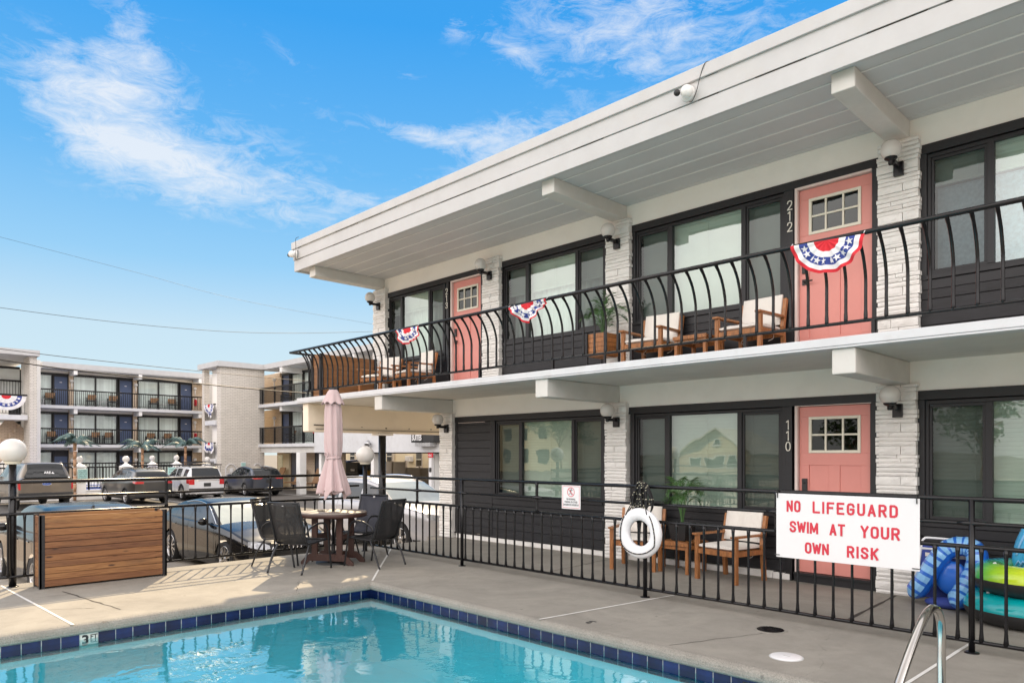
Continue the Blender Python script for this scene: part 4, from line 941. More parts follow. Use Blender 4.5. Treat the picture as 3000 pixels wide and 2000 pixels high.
g=MB(); b0,b1,hh=.105,.14,.235
g.add([(sx*a,sy*a,z) for a,z in ((b0,0),(b1,hh),(b1-.012,hh),(b1-.02,hh-.03)) for sx,sy in ((-1,-1),(1,-1),(1,1),(-1,1))],[(4*i+j,4*i+(j+1)%4,4*i+4+(j+1)%4,4*i+4+j) for i in range(3) for j in range(4)]+[(3,2,1,0),(12,13,14,15)]); g.build('pot',M['potblack'],t,bevel=.004)
g=MB(); fronds(g,(0,0,.2),12,.34,.62,.30,5); g.build('palm_fronds',[M['leaf'],M['leaf']],t,rec=False)
t=thing('potted_palm','areca palm in a slatted wooden crate stand on the balcony','potted palm',(-6.55,8.3,2.69))
g=MB(); 
for k in range(5):
    z=.30+k*.066; g.box(-.155,-.155,z,.155,-.14,z+.062); g.box(-.155,.14,z,.155,.155,z+.062); g.box(-.155,-.139,z,-.14,.139,z+.062); g.box(.14,-.139,z,.155,.139,z+.062)
g.box(-.14,-.14,.29,.14,.14,.58); g.build('crate',M['teak'],t,bevel=.002)
for sx in (-1,1):
    for sy in (-1,1): MB().box(sx*.165-.014,sy*.165-.014,0,sx*.165+.014,sy*.165+.014,.64).build('leg',M['black'],t)
g=MB(); fronds(g,(0,0,.58),12,.28,.52,.42,11); fronds(g,(0,0,.58),3,.5,.66,.12,12); g.build('palm_fronds',[M['leaf'],M['leaf']],t,rec=False)

# ================================================================ patio table, umbrella, sling chairs
TC=(-9.20,5.42)
t=thing('patio_table','round brown patio table around the closed umbrella','table',(*TC,0),R(33))
g=MB(); g.lathe([(.0,.745),(.465,.745),(.475,.738),(.475,.73)],(0,0,0),56); g.build('table_top',M['tabletop'],t)
g=MB(); g.lathe([(.472,.729),(.478,.722),(.478,.680),(.455,.672),(.0,.672)],(0,0,0),56); g.build('table_rim',M['brownpoly'],t)
for sx in (-1,1):
    for sy in (-1,1): MB().box(sx*.19-.042,sy*.19-.022,.075,sx*.19+.042,sy*.19+.022,.672).build('leg',M['brownpoly'],t,bevel=.004)
g=MB()
for s in (-1,1):
    g.prism([(-.40,0),(-.33,0),(-.27,.055),(.27,.055),(.33,0),(.40,0),(.40,.04),(.34,.10),(.27,.155),(-.27,.155),(-.34,.10),(-.40,.04)],(0,s*.19-.02,0),(1,0,0),(0,0,1),(0,1,0),.04)
    g.box(-.05+s*.19-.0,-.17,.06,.05+s*.19,.17,.15) if False else None
g.box(-.06,-.17,.07,.06,.17,.14); g.build('foot',M['brownpoly'],t,bevel=.004)
g=MB(); g.box(-.23,-.168,.36,-.15,.168,.43); g.box(.15,-.168,.36,.23,.168,.43); g.build('stretcher',M['brownpoly'],t,bevel=.003)
t=thing('patio_umbrella','closed pale pink umbrella standing through the brown patio table','umbrella',(*TC,0))
g=MB(); g.tube([(0,0,.03),(0,0,2.5)],.0205,14); g.build('pole',M['frame'],t)
g=MB(); g.lathe([(.0,.045),(.05,.045),(.06,.04),(.24,.028),(.245,.0)],(0,0,0),40); g.tube([(0,0,.04),(0,0,.28)],.03,14); g.build('base_plate',M['plastic'],t)
def canopy(u,v):
    a=u*2*PI; z=2.30-v*(2.30-1.0)
    prof_=[(2.33,.088),(2.2,.108),(2.0,.115),(1.75,.118),(1.56,.108),(1.515,.094),(1.46,.105),(1.3,.14),(1.15,.178),(1.0,.205)]
    for (za,ra),(zb_,rb) in zip(prof_,prof_[1:]):
        if zb_<=z<=za: r_=ra+(rb-ra)*(za-z)/(za-zb_); break
    else: r_=prof_[-1][1]
    amp=.02+.055*max(0,(1.5-z)/.5) if z<1.5 else .020
    f=sin(6*a+.6*sin(z*4)+1)*.6+.4*sin(11*a+2*z)
    r_=r_*(1+amp/r_*f*.9); zz=z
    if v>.93: zz=z+(v-.93)/.07*(.055*sin(3*a+2.2)+.03*sin(7*a))
    return Vector((r_*cos(a)*1.03,r_*sin(a)*.97,zz))
g=MB().grid(canopy,96,44,cu=True); g.build('canopy',M['canvas'],t,solid=.004,rec=False)
def inner(u,v):
    a=u*2*PI; z=1.35-v*.33; r_=.06+.10*v*(1+.45*sin(5*a+1)); return Vector((r_*cos(a),r_*sin(a),z+.03*sin(4*a)*v))
MB().grid(inner,60,10,cu=True).build('canopy_folds',M['canvas'],t,solid=.003,rec=False)
def flap(u,v):
    a=u*2*PI; r_=.055+.095*v**.8; r_*=1+.10*v*sin(8*a+.4)+.03*sin(5*a); return Vector((r_*cos(a),r_*sin(a),2.495-.20*v-.018*v*sin(8*a+1.2)))
MB().grid(flap,64,12,cu=True).build('top_flap',M['canvas'],t,solid=.003,rec=False)
g=MB(); g.lathe([(.0,2.525),(.045,2.525),(.052,2.515),(.052,2.488),(.0,2.488)],(0,0,0),20); g.build('finial_cap',M['plastic'],t)
g=MB(); g.grid(lambda u,v:Vector(((.112+.003*sin(7*u*2*PI))*cos(u*2*PI),(.106+.003*sin(7*u*2*PI))*sin(u*2*PI),1.535-.035*v+.006*sin(2*PI*u))),48,2,cu=True); g.tube(bez([(.02,-.11,1.53),(.0,-.135,1.56),(.03,-.14,1.60),(.06,-.13,1.58),(.06,-.12,1.54)],6),.008,6); g.build('tie_strap',M['canvas'],t,solid=.003,rec=False)
def sling_chair(label,loc,rz,mat='sling'):
    """faces local -Y"""
    t=thing('sling_chair',label,'chair',loc,rz,'black sling chairs around the patio table'); w=.245
    for s in (-1,1):
        x=s*w; xo=s*(w+.03)
        MB().tube(bez([(xo,-.315,.0),(xo,-.265,.30),(xo,-.225,.53),(xo,-.17,.615),(xo,-.08,.640),(xo,.06,.625),(x*1.04,.17,.565),(x,.195,.50)],6),.0145,8,flat=.75).build('arm_leg',M['frame'],t)
        MB().tube(bez([(x,-.25,.405),(x,.02,.385),(x,.15,.385),(x,.205,.43),(x,.27,.62),(x,.365,.93)],6),.0125,8).build('side_tube',M['frame'],t)
        MB().tube(bez([(xo*.98,.335,0),(xo*.98,.24,.22),(x,.14,.385)],5),.0145,8,flat=.75).build('rear_leg',M['frame'],t)
    MB().tube([(-w,.365,.93),(w,.365,.93)],.0125,8).build('top_bar',M['frame'],t); MB().tube([(-w,-.25,.405),(w,-.25,.405)],.0125,8).tube([(-w,.15,.372),(w,.15,.372)],.011,8).build('seat_bar',M['frame'],t)
    pr=bez([(0,-.245,.412),(0,.0,.392),(0,.14,.39),(0,.20,.44),(0,.265,.62),(0,.362,.925)],5)
    def sl(u,v):
        p=pr[min(len(pr)-1,int(round(v*(len(pr)-1))))]; x=(2*u-1)*w*.97; sag=.018*(1-(2*u-1)**2); return Vector((x,p.y+(sag if v>.55 else 0),p.z-(sag if v<.55 else 0)))
    MB().grid(sl,8,len(pr)-1).build('sling',M[mat],t,solid=.003,rec=False)
    MB().box(-.012,.352,.890,.012,.372,.912).build('fabric_tag',M['signwhite'],t)
    return t
s0=sling_chair('black sling chair with its back to the pool',(-8.93,4.76,0),R(205),'sling')
dup(s0,(-9.62,4.86,0),R(125),'black sling chair left of the table, half hidden by another chair')
dup(s0,(-8.62,5.74,0),R(-76),'black sling chair on the right of the table leaning toward the fence')
s3=sling_chair('navy sling chair on the far side of the table facing the pool',(-9.42,6.02,0),R(22),'slingb')
t=thing('ashtray','small dark dish lying on the patio table','dish',(-9.33,5.30,.745)); MB().lathe([(0,.004),(.04,.004),(.048,.018),(.056,.018),(.05,.0)],(0,0,0),20).build('dish',M['plastic'],t)

# ================================================================ flags on the railing
def star(mb,c,r,ux,uy,mi):
    pts=[]
    for k in range(10):
        a=PI/2+k*PI/5; q=r if k%2==0 else r*.40; pts.append(c+ux*(q*cos(a))+uy*(q*sin(a)))
    mb.poly(pts,mi)
def bunting(label,A,Bp,depth,nrm,group,wind=0.0,seed=0,mode='fan',curl=0.0,ns_=10,bands=None):
    A=Vector(A);Bp=Vector(Bp);nrm=Vector(nrm).normalized(); ux=(Bp-A).normalized(); Wd=(Bp-A).length; dn=Vector((0,0,-1))
    t=thing('flag_bunting',label,'bunting',tuple((A+Bp)/2),0,group); q=random.Random(seed); ph=q.uniform(0,6)
    mid=(A+Bp)/2; bands=bands or [(0,.34,2),(.34,.52,1),(.52,.76,0),(.76,.90,1),(.90,1.0,2)]
    def P(r,a,off=0):
        th=PI*a; lx=-cos(th)*r; lz=sin(th)*r
        p=mid+ux*(lx*Wd/2)+dn*(lz*depth)
        fold=.030*r*sin(13*a*PI+ph)*(.4+sin(th)*.6)+.012*sin(5*a*PI+2*ph)*r
        p+=nrm*(fold+off)
        if wind: p+=ux*(wind*Wd*(lz**1.3)*.5)+dn*(-abs(wind)*depth*.25*max(0,lx)*lz)
        if curl: p+=nrm*(curl*lz*sin(lz*3+a*5))+dn*(-curl*1.2*lz*cos(a*9+ph))
        return p
    g=MB(); NA=48
    for r0,r1,mi in bands:
        ns=3
        g.grid(lambda u,v:P(r0+(r1-r0)*u,v),ns,NA,mi=mi)
    for k in range(ns_):
        a=.08+k*.84/(ns_-1); c=P(.64,a,.004); tx=(P(.64,a+.02,.004)-P(.64,a-.02,.004)).normalized(); ty=(P(.58,a,.004)-P(.70,a,.004)).normalized()
        star(g,c,.040*Wd/.7,tx,ty,1)
        star(g,P(.64,a,-.004),.040*Wd/.7,tx,ty,1)
    g.build('bunting_cloth',[M['navy'],M['flagwhite'],M['red']],t,True,rec=False)
    g=MB()
    for e in (A,Bp): g.tube([e,e+Vector((0,.03,.03)),e+Vector((0,.05,.0))],.004,5)
    g.build('tie_cord',M['flagwhite'],t,True)
    return t
GB='patriotic buntings tied to railings'
bunting('star spangled half round bunting hanging flat in front of door 212',(-3.12,6.93,3.615),(-2.44,6.93,3.60),.315,(0,-1,0),GB,.06,1)
bunting('crumpled bunting pulled to a point on the railing before the middle window',(-7.12,6.93,3.60),(-6.41,6.93,3.61),.20,(0,-1,0),GB,.10,2,curl=.05)
bunting('bunting blown sideways on the railing near the left end',(-9.78,6.93,3.60),(-9.20,6.93,3.61),.27,(0,-1,0),GB,.30,3,curl=.05)

# ================================================================ beach toys by the right window
t=thing('inflatable_lounger','blue inflatable lounger with pale striped arms against the wall','inflatable',(-2.0,8.25,0))
arc=bez([(-2.44,8.28,.075),(-2.33,8.30,.25),(-2.22,8.33,.46),(-2.11,8.36,.60),(-1.97,8.38,.635),(-1.87,8.36,.58),(-1.86,8.28,.40),(-1.93,8.18,.22),(-1.99,8.05,.08)],7)
g=MB(); n=14; o=0
px=None
for i in range(len(arc)-1):
    pass
rings=[]
for i,p in enumerate(arc):
    d=(arc[min(i+1,len(arc)-1)]-arc[max(i-1,0)]).normalized(); x,y=basis(d)
    if px is not None: x=(px-d*px.dot(d)).normalized(); y=d.cross(x)
    px=x; e=min(i,len(arc)-1-i); rr=.098*min(1,.35+.22*e)*(1+.03*sin(i*1.6)); rings.append([p+x*(cos(2*PI*j/n)*rr)+y*(sin(2*PI*j/n)*rr) for j in range(n)])
ctr=Vector((-2.0,8.3,.2))
for i in range(len(rings)-1):
    for j in range(n):
        q=[rings[i][j],rings[i][(j+1)%n],rings[i+1][(j+1)%n],rings[i+1][j]]; c=sum(q,Vector())/4; ax=(arc[i]+arc[i+1])/2; out=(c-ax).normalized()
        strip_=out.dot(Vector((-.75,-.55,.35)))>.05; g.add(q,[(0,1,2,3)],(1 if i%3!=0 else 2) if strip_ else 0,True)
g.poly(rings[0][::-1],0); g.poly(rings[-1],0)
bm_=g.build('inflated_arms',[M['toyblue'],M['toylight'],M['toyblue']],t,True)
g=MB(); g.sphere((-2.08,8.36,.30),.16,20,12,sc=(1.0,.4,1.1)); g.build('mesh_seat',M['toyblue'],t,True)
g=MB(); g.sphere((-2.1,8.3,.05),.2,20,10,sc=(1.1,.6,.28)); g.build('towel',M['navy'],t,True)
def swim_ring(label,loc,Rr,r_,top):
    t=thing('swim_ring',label,'swim ring',loc,0,'inflatable swim rings stacked by the right window')
    def f(u,v):
        a=2*PI*u;b=2*PI*v; k=1+.012*sin(26*a)*max(0,sin(b)); return Vector(((Rr+r_*k*cos(b))*cos(a),(Rr+r_*k*cos(b))*sin(a),r_*.86+r_*.86*k*sin(b)))
    MB().grid(f,104,22,cu=True,cv=True,mf=lambda i,j:0 if j<11 else 1).build('ring_body',[M[top],M['plastic']],t); 
    g=MB(); g.tube([(-Rr*.75,-Rr*.7,r_*1.6),(-Rr*.77,-Rr*.73,r_*1.75)],.014,8); g.build('valve',M['signwhite'],t)
swim_ring('aqua and black swim ring at the bottom of the stack',(-1.36,8.10,0),.385,.165,'aqua')
swim_ring('blue to green to yellow swim ring lying on top of the aqua one',(-1.33,8.12,.275),.365,.165,'rainbow')
t=thing('inflatable_fin','upright cyan inflatable with pale stripes behind the stacked rings','inflatable',(-1.25,8.25,.5))
g=MB(); pr=[(-1.44,8.22,.44,.05),(-1.47,8.22,.55,.10),(-1.43,8.22,.72,.12),(-1.36,8.24,.90,.115),(-1.27,8.26,1.04,.09),(-1.17,8.28,1.13,.05),(-1.12,8.28,1.15,.015)]
g.tube(bez([p[:3] for p in pr],5),[pr[min(i//5,6)][3]*(1-(i%5)/5)+pr[min(i//5+1,6)][3]*((i%5)/5) for i in range(31)],16,flat=.75); g.build('fin_body',M['toycyan'],t,True)
g=MB(); g.tube(bez([(-1.49,8.115,.62),(-1.455,8.105,.74),(-1.39,8.12,.88),(-1.30,8.15,1.0)],6),.009,6)
for k in range(3): g.tube([(-1.50+.035*k,8.125-.006*k,.52),(-1.475+.035*k,8.115,.57),(-1.45+.035*k,8.125,.53)],.008,6)
g.build('pale_stripe',M['toylight'],t,True)
t=thing('folded_beach_cart','folded white tube beach chair with blue patterned fabric leaning on the wall','folding chair',(-2.15,8.5,0))
g=MB(); g.tube(bez([(-2.46,8.42,0),(-2.44,8.5,.30),(-2.42,8.56,.60),(-2.40,8.57,.66),(-2.36,8.575,.675),(-2.15,8.575,.675),(-1.95,8.575,.675),(-1.90,8.57,.655),(-1.885,8.55,.58),(-1.89,8.50,.30),(-1.90,8.42,0)],5),.0125,8); g.tube([(-2.42,8.55,.56),(-1.89,8.55,.56)],.0125,8); g.build('tube_frame',M['ringwhite'],t,True)
g=MB(); g.poly([(-2.41,8.56,.60),(-1.91,8.56,.60),(-1.92,8.46,.06),(-2.43,8.46,.06)],0); g.build('patterned_fabric',M['navy'],t,True,solid=.006,rec=False); g=MB(); g.box(-2.38,8.535,.12,-1.95,8.54,.52); g.build('pale_panel',M['cushion'],t,True)
# ================================================================ cars
def lerp_tab(tab,x):
    if x<=tab[0][0]: return tab[0][1]
    for (a,p),(b,q) in zip(tab,tab[1:]):
        if x<=b:
            t=(x-a)/(b-a) if b>a else 0; return p+(q-p)*t
    return tab[-1][1]
def smooth_tab(tab,x,w=.10):
    return (lerp_tab(tab,x-w)+2*lerp_tab(tab,x)+lerp_tab(tab,x+w))/4
def car(name,label,loc,rz,S):
    """x forward, y left, z up from the road. S: spec"""
    t=thing(name,label,S.get('cat','car'),loc,rz,'parked cars' if S.get('grp',True) else None)
    L,Wd=S['L'],S['W']; hw=Wd/2; xf,xr,rw=S['axf'],S['axr'],S['rw']; clr=S.get('clr',.22); ra=rw+.055
    low=S['low']; roof=S['roof']; xs0,xs1=roof[0][0],roof[-1][0]          # roof runs front(+x) to rear
    roofT=sorted(roof); lowT=sorted(low)
    zl=lambda x: smooth_tab(lowT,x,.06)
    zr=lambda x: smooth_tab(roofT,x,.05)
    tum=S.get('tum',.17)
    # ---------- lower body
    xs=set([-L/2,L/2]); n=56
    for i in range(n+1): xs.add(-L/2+L*i/n)
    for xw in (xf,xr):
        for a in range(-9,10): xs.add(xw+ra*sin(a*PI/18))
    xs=sorted(xs); st=[xs[0]]
    for x in xs[1:]:
        if x-st[-1]>.012: st.append(x)
    st[-1]=L/2
    SJ=[0,.08,.18,.30,.42,.54,.66,.76,.85,.92,.97,1.0]
    def zbot(x):
        e=max(0,abs(x)-L/2+.45)/.45; z=clr+.09*e*e
        for xw in (xf,xr):
            d=abs(x-xw)
            if d<ra: z=max(z,rw+math.sqrt(max(0,ra*ra-d*d))-.01)
        return z
    def half(x):
        tt=abs(x)/(L/2); return hw*(1-(.085*tt**7+.02*tt**3)*S.get('taper',1))
    fl=S.get('flare',.0)
    def sect(x):
        zb,zt,w=zbot(x),zl(x),half(x); out=[]
        for s in SJ:
            z=zb+(zt-zb)*s; k=(z-clr)/max(.3,(zt-clr))
            y=w*(1-.075*max(0,.30-k)/.30 - .05*max(0,k-.86)/.14 -.012*sin(PI*min(1,max(0,(k-.3)/.56)))) 
            for xw in (xf,xr):
                d=abs(x-xw)
                if d<ra*1.35: y+=fl*max(0,1-d/(ra*1.35))*max(0,1-abs(k-.45)/.5)
            out.append((y,z))
        w1=out[-1][0]
        for f,dz in ((.93,.012),(.80,.026),(.55,.04),(.28,.047),(0,.05)): out.append((w1*f,zt+dz*S.get('crown',1)))
        return out
    secs=[sect(x) for x in st]; K=len(secs[0])
    G={}
    def put(key,pts,sm=True):
        G.setdefault(key,MB()).add(pts,[tuple(range(len(pts)))],0,sm)
    shape=MB()
    def P(i,j,s): y,z=secs[i][j]; return (st[i],s*y,z)
    body=MB(); ob=0
    vs={}
    for i in range(len(st)):
        for j in range(K):
            for s in (1,-1):
                if j==K-1 and s==-1: vs[(i,j,s)]=vs[(i,j,1)]; continue
                vs[(i,j,s)]=len(body.v); body.v.append(P(i,j,s))
    sidekey=S.get('side',lambda x,z:None)
    for i in range(len(st)-1):
        xm=(st[i]+st[i+1])/2
        for j in range(K-1):
            for s in (1,-1):
                f=[vs[(i,j,s)],vs[(i+1,j,s)],vs[(i+1,j+1,s)],vs[(i,j+1,s)]]
                zm=sum(body.v[q][2] for q in f)/4
                key=sidekey(xm,zm) if j<len(SJ)-1 else None
                mi=1 if (zm<clr+.11 and S.get('clad',True)) or key=='trim' else 0
                if S.get('clad',True)=='arch':
                    for xw in (xf,xr):
                        c=sum((Vector(body.v[q]) for q in f),Vector())/4
                        if math.hypot(c.x-xw,c.z-rw)<ra+.075 and j<len(SJ)-3: mi=1
                if key and key not in('trim',):
                    put((key,s),[tuple(Vector(body.v[q])+Vector((0,s*.003,0))) for q in f]); 
                body.f.append(tuple(f)); body.m.append(mi); body.s.append(True)
    # end caps as draped grids
    NY=28
    for end,capk in ((1,S['front']),(-1,S['back'])):
        i=len(st)-1 if end>0 else 0; sec=secs[i]; x0=st[i]; bul=S.get('bulge',.16) if end>0 else S.get('bulger',.09)
        prof_=S.get('pf' if end>0 else 'pr',[(0,0),(2,0)])
        ztop=sec[len(SJ)-1][1]; zbo=sec[0][1]; rows=[]
        NZ=22
        for r_ in range(NZ+1):
            z=zbo+(ztop-zbo)*r_/NZ
            # width at this z
            yy=sec[0][0]
            for (ya,za),(yb,zb_) in zip(sec[:len(SJ)],sec[1:len(SJ)]):
                if za<=z<=zb_+1e-6: yy=ya+(yb-ya)*((z-za)/max(1e-6,zb_-za)); break
            rows.append((yy,z))
        def cp(r_,c):
            y,z=rows[r_]; q=2*c/NY-1; edge=1-abs(q)**3.0
            vz=lerp_tab(prof_,z)
            rim=min(1,min(r_,NZ-r_)/2.0) if r_ in(0,NZ) else 1
            return Vector((x0+end*(bul*edge+vz*min(1,edge*2.5))*(1 if 0<r_<NZ else .75),y*q,z))
        top=[]
        for r_ in range(NZ):
            for c in range(NY):
                pts=[cp(r_,c),cp(r_,c+1),cp(r_+1,c+1),cp(r_+1,c)]; ce=sum(pts,Vector())/4
                key=capk(abs(ce.y)/hw,ce.z,ce.y)
                if key and key not in ('trim','body'):
                    sd=(1 if ce.y>0 else -1) if key in ('headlight','taillight','foglight') else 0
                    put((key,sd),[p+Vector((end*.004,0,0)) for p in pts])
                o=len(body.v); body.v+=[tuple(p) for p in pts]; body.f.append((o,o+1,o+2,o+3)); body.m.append(1 if key=='trim' else 0); body.s.append(True)
        # lid from cap top to crown
        tp=[cp(NZ,c) for c in range(NY+1)]; cr=[]
        yt=[( sec[j][0],sec[j][1]) for j in range(len(SJ)-1,K)]
        for c in range(NY+1):
            q=abs(2*c/NY-1); y=q*sec[len(SJ)-1][0]
            tab=sorted((a,b) for a,b in yt); cr.append(Vector((x0,y*(1 if c>NY/2 else -1),lerp_tab(tab,y))))
        for c in range(NY):
            o=len(body.v); body.v+=[tuple(tp[c]),tuple(tp[c+1]),tuple(cr[c+1]),tuple(cr[c])]; body.f.append((o,o+1,o+2,o+3)); body.m.append(0); body.s.append(True)
    # underside and wheel wells
    body.box(-L/2+.25,-hw+.12,clr+.02,L/2-.25,hw-.12,clr+.06,1)
    for xw in (xf,xr):
        for s in (1,-1): body.box(xw-ra,s*(hw-.32),clr+.05,xw+ra,s*(hw-.30),rw+ra,1); 
        body.box(xw-ra*.98,-hw+.06,rw+ra-.02,xw+ra*.98,hw-.06,rw+ra,1)
    # door shut lines
    for x in S.get('seams',[]):
        for s in (1,-1):
            for j in range(1,len(SJ)-1):
                y,z=sect(x)[j]; y2,z2=sect(x)[j+1]
                body.add([(x-.004,s*(y+.002),z),(x+.004,s*(y+.002),z),(x+.004,s*(y2+.002),z2),(x-.004,s*(y2+.002),z2)],[(0,1,2,3)],1)
    # ---------- cabin
    pil=S['pillars']; cst=set([xs0,xs1])
    for i in range(41): cst.add(xs0+(xs1-xs0)*i/40)
    for a,b in pil: cst.add(a); cst.add(b)
    cst=sorted(cst); c2=[cst[0]]
    for x in cst[1:]:
        if x-c2[-1]>.008: c2.append(x)
    cst=c2
    rowS=[0,.10,.22,.45,.68,.86,.93,1.0]
    def csec(x):
        zb=zl(x)-.015; zt=max(zr(x),zb+.01); h=zt-zb; wb=half(x)*.945; wt=wb-tum*min(1,(h/.45))*1.0
        tr=abs(x-(xs0+xs1)/2)/abs((xs0-xs1)/2); wt-=.05*tr**4
        out=[(wb+(wt-wb)*s**1.25,zb+h*s*(1-.06*s)) for s in rowS]
        y=out[-1][0]
        for f,dz in ((.94,.035),(.86,.05),(.6,.066),(.3,.072),(0,.074)): out.append((y*f,zb+h*.94+h*dz*1.15))
        return out,h
    CS=[csec(x) for x in cst]; KC=len(CS[0][0])
    wsx,rwx=S['ws'],S['rwin']           # x where windshield ends (rear edge), where rear window starts
    for i in range(len(cst)-1):
        xm=(cst[i]+cst[i+1])/2; hm=(CS[i][1]+CS[i+1][1])/2
        inp=any(a<=xm<=b for a,b in pil)
        for j in range(KC-1):
            for s in (1,-1):
                q=[(cst[i+a],s*CS[i+a][0][j+b][0],CS[i+a][0][j+b][1]) for a,b in ((0,0),(1,0),(1,1),(0,1))]
                side=j<len(rowS)-1
                gl=None
                if side:
                    if 1<=j<=4 and not inp and hm>.16: 
                        k=sum(1 for a,b in pil if xm>b); gl=('side_window',s*(k+1))
                else:
                    wide=j>=len(rowS)
                    if wide and xm>wsx and hm>.03: gl=('windshield',0)
                    elif wide and xm<rwx and hm>.05: gl=('rear_window',0)
                if gl: put(gl,q)
                else: 
                    o=len(body.v); body.v+=q; body.f.append((o,o+1,o+2,o+3)); body.m.append(1 if (side and (1<=j<=4) and inp and S.get('blackpillar',False)) else 0); body.s.append(True)
    for nm,mt,end,cols in S.get('lamps',[]):
        sec=secs[len(st)-1 if end>0 else 0]; x0=st[len(st)-1 if end>0 else 0]; bul=S.get('bulge',.16) if end>0 else S.get('bulger',.09); prof_=S.get('pf' if end>0 else 'pr',[(0,0),(2,0)])
        for s in (1,-1):
            def f(u,v):
                y=cols[0][0]+(cols[-1][0]-cols[0][0])*u; lo=lerp_tab([(c[0],c[1]) for c in cols],y); hi=lerp_tab([(c[0],c[2]) for c in cols],y); z=lo+(hi-lo)*v; q=y/(sec[5][0]); edge=max(0,1-abs(q)**3.0)
                return (x0+end*(bul*edge+lerp_tab(prof_,z)*min(1,edge*2.5)+.009-.02*max(0,abs(q)-.9)*5),s*y,z)
            MB().grid(f,14,5).build(nm,M[mt],t)
    bmx=bmesh.new()
    pb=body.build('body',[S['paint'],M['plastic']],t)
    me=pb.data; bmx.from_mesh(me); bmesh.ops.remove_doubles(bmx,verts=bmx.verts,dist=.0008); bmesh.ops.recalc_face_normals(bmx,faces=bmx.faces); bmx.to_mesh(me); bmx.free()
    mm={'side_window':M[S.get('glass','cglass')],'windshield':M['cglassl'],'rear_window':M['cglass'],'headlight':M['headl'],'taillight':M['taill'],'grille':M['plastic'],'chrome_trim':M['chrome'],'bumper_trim':M['plastic'],'silver_trim':M['rim'],'foglight':M['headl'],'license_plate':M['plate']}
    for (k,sd),mb in G.items(): mb.build(k,mm[k],t)
    # ---------- wheels
    for xw in (xf,xr):
        for s in (1,-1):
            yy=s*(hw-.115); rot=Matrix.Rotation(R(90),3,'X'); tw=.115
            g=MB(); ri=rw*S.get('rimk',.70)
            g.lathe([(ri,-tw*.8),(rw*.93,-tw),(rw*.985,-tw*.72),(rw,-tw*.3),(rw,tw*.3),(rw*.985,tw*.72),(rw*.93,tw),(ri,tw*.8)],(xw,yy,rw),36,mat=rot)
            w=g.build('wheel',M['rubber'],t)
            g=MB(); f=-s     # outward is +s in y; lathe axis z->-y
            ax=lambda v: -s*v
            g.lathe([(ri*1.0,ax(-.0)),(ri*1.01,ax(-.085+.0)),(ri*.94,ax(-.08)),(ri*.92,ax(-.02))],(xw,yy,rw),36,mat=rot) if False else None
            g.lathe([(ri*1.005,s*-.078),(ri*.98,s*-.098),(ri*.93,s*-.086),(ri*.90,s*-.04)],(xw,yy,rw),36,0,True,rot)
            g.lathe([(0.0,s*-.03),(ri*.92,s*-.03)],(xw,yy,rw),30,1,True,rot)
            ns=S.get('spokes',5)
            for k in range(ns):
                a=2*PI*k/ns+.3; d=Vector((cos(a),0,sin(a))); pr_=Vector((-sin(a),0,cos(a))); c=Vector((xw,yy+s*.082,rw)); w0,w1=ri*S.get('spw',.16),ri*S.get('spw',.16)*.8
                b=Vector((0,-s*.035,0)); p=[c+d*ri*.12+pr_*w0*.7,c+d*ri*.95+pr_*w1,c+d*ri*.95-pr_*w1,c+d*ri*.12-pr_*w0*.7]
                g.add(p+[q+b for q in p],[(0,1,2,3),(0,1,5,4),(2,3,7,6),(1,2,6,5)],S.get('spm',0))
            g.lathe([(0,s*-.092),(ri*.15,s*-.09),(ri*.19,s*-.075)],(xw,yy,rw),16,0,True,rot)
            g.build('rim',[M['rim'],M['rimdark']],w)
    # ---------- mirrors, handles, plate, extras
    mx,mz=S['mirror']
    for s in (1,-1):
        y=half(mx)*.96; g=MB().sphere((mx,s*(y+.10),mz),.1,14,10,sc=(.62,1.05,.72)); g.beam((mx,s*(y-.03),mz-.05),(mx,s*(y+.06),mz-.04),.05,.03); g.build('mirror',S.get('mirmat',S['paint']),t)
    for hx in S.get('handles',[]):
        for s in (1,-1):
            z=zl(hx)-.13; g=MB(); y=half(hx)*.985; g.obox((hx,s*(y+.012),z),(.2,.025,.028)); g.build('door_handle',S.get('hmat',S['paint']),t,bevel=.008)
    if 'plate' in S:
        e,z=S['plate']; xx=e*(L/2+(S.get('bulge',.16) if e>0 else S.get('bulger',.09))+lerp_tab(S.get('pf' if e>0 else 'pr',[(0,0),(2,0)]),z)+.008)
        MB().box(xx-.006,-.155,z-.078,xx+.006,.155,z+.078).build('license_plate',M['plate'],t,bevel=.004); MB().box(xx-.009,-.17,z-.09,xx-.001 if e>0 else xx+.003,.17,z+.09).build('plate_frame',M['plastic'],t)
    for (x0,x1,yy) in S.get('rails',[]):
        for s in (1,-1): MB().tube(bez([(x0,s*yy,zr(x0)-.01),(x0-.12,s*yy,zr(x0-.12)+.05),((x0+x1)/2,s*yy,zr((x0+x1)/2)+.06),(x1+.12,s*yy,zr(x1+.12)+.05),(x1,s*yy,zr(x1)-.01)],6),.019,7).build('roof_rail',M[S.get('railm','plastic')],t)
    if 'fin' in S:
        x=S['fin']; z=zr(x)-.0; g=MB(); g.prism([(-.09,0),(.08,0),(-.05,.07),(-.08,.07)],(x,-.015,z),(1,0,0),(0,0,1),(0,1,0),.03); g.build('antenna_fin',S['paint'],t,bevel=.006)
    for s in ((1,-1) if S.get('exh') else ()):
        if S['exh']==1 and s==-1: continue
        xx=-L/2-S.get('bulger',.09)*.8; MB().tube([(xx+.2,s*.5,clr+.06),(xx-.015,s*.5,clr+.06)],.042,14,caps=False).build('exhaust',M['chrome'],t)
    return t,zr,zl
P_black=pm('black_car_paint',(.006,.006,.007),.16,0,var=.05,coat=.22,spec=.36,rvar=.02)
P_grey=paint('graphite_car_paint',(.055,.053,.050),.5,.28)
P_white=paint('white_car_paint',(.62,.63,.65),.0,.3)
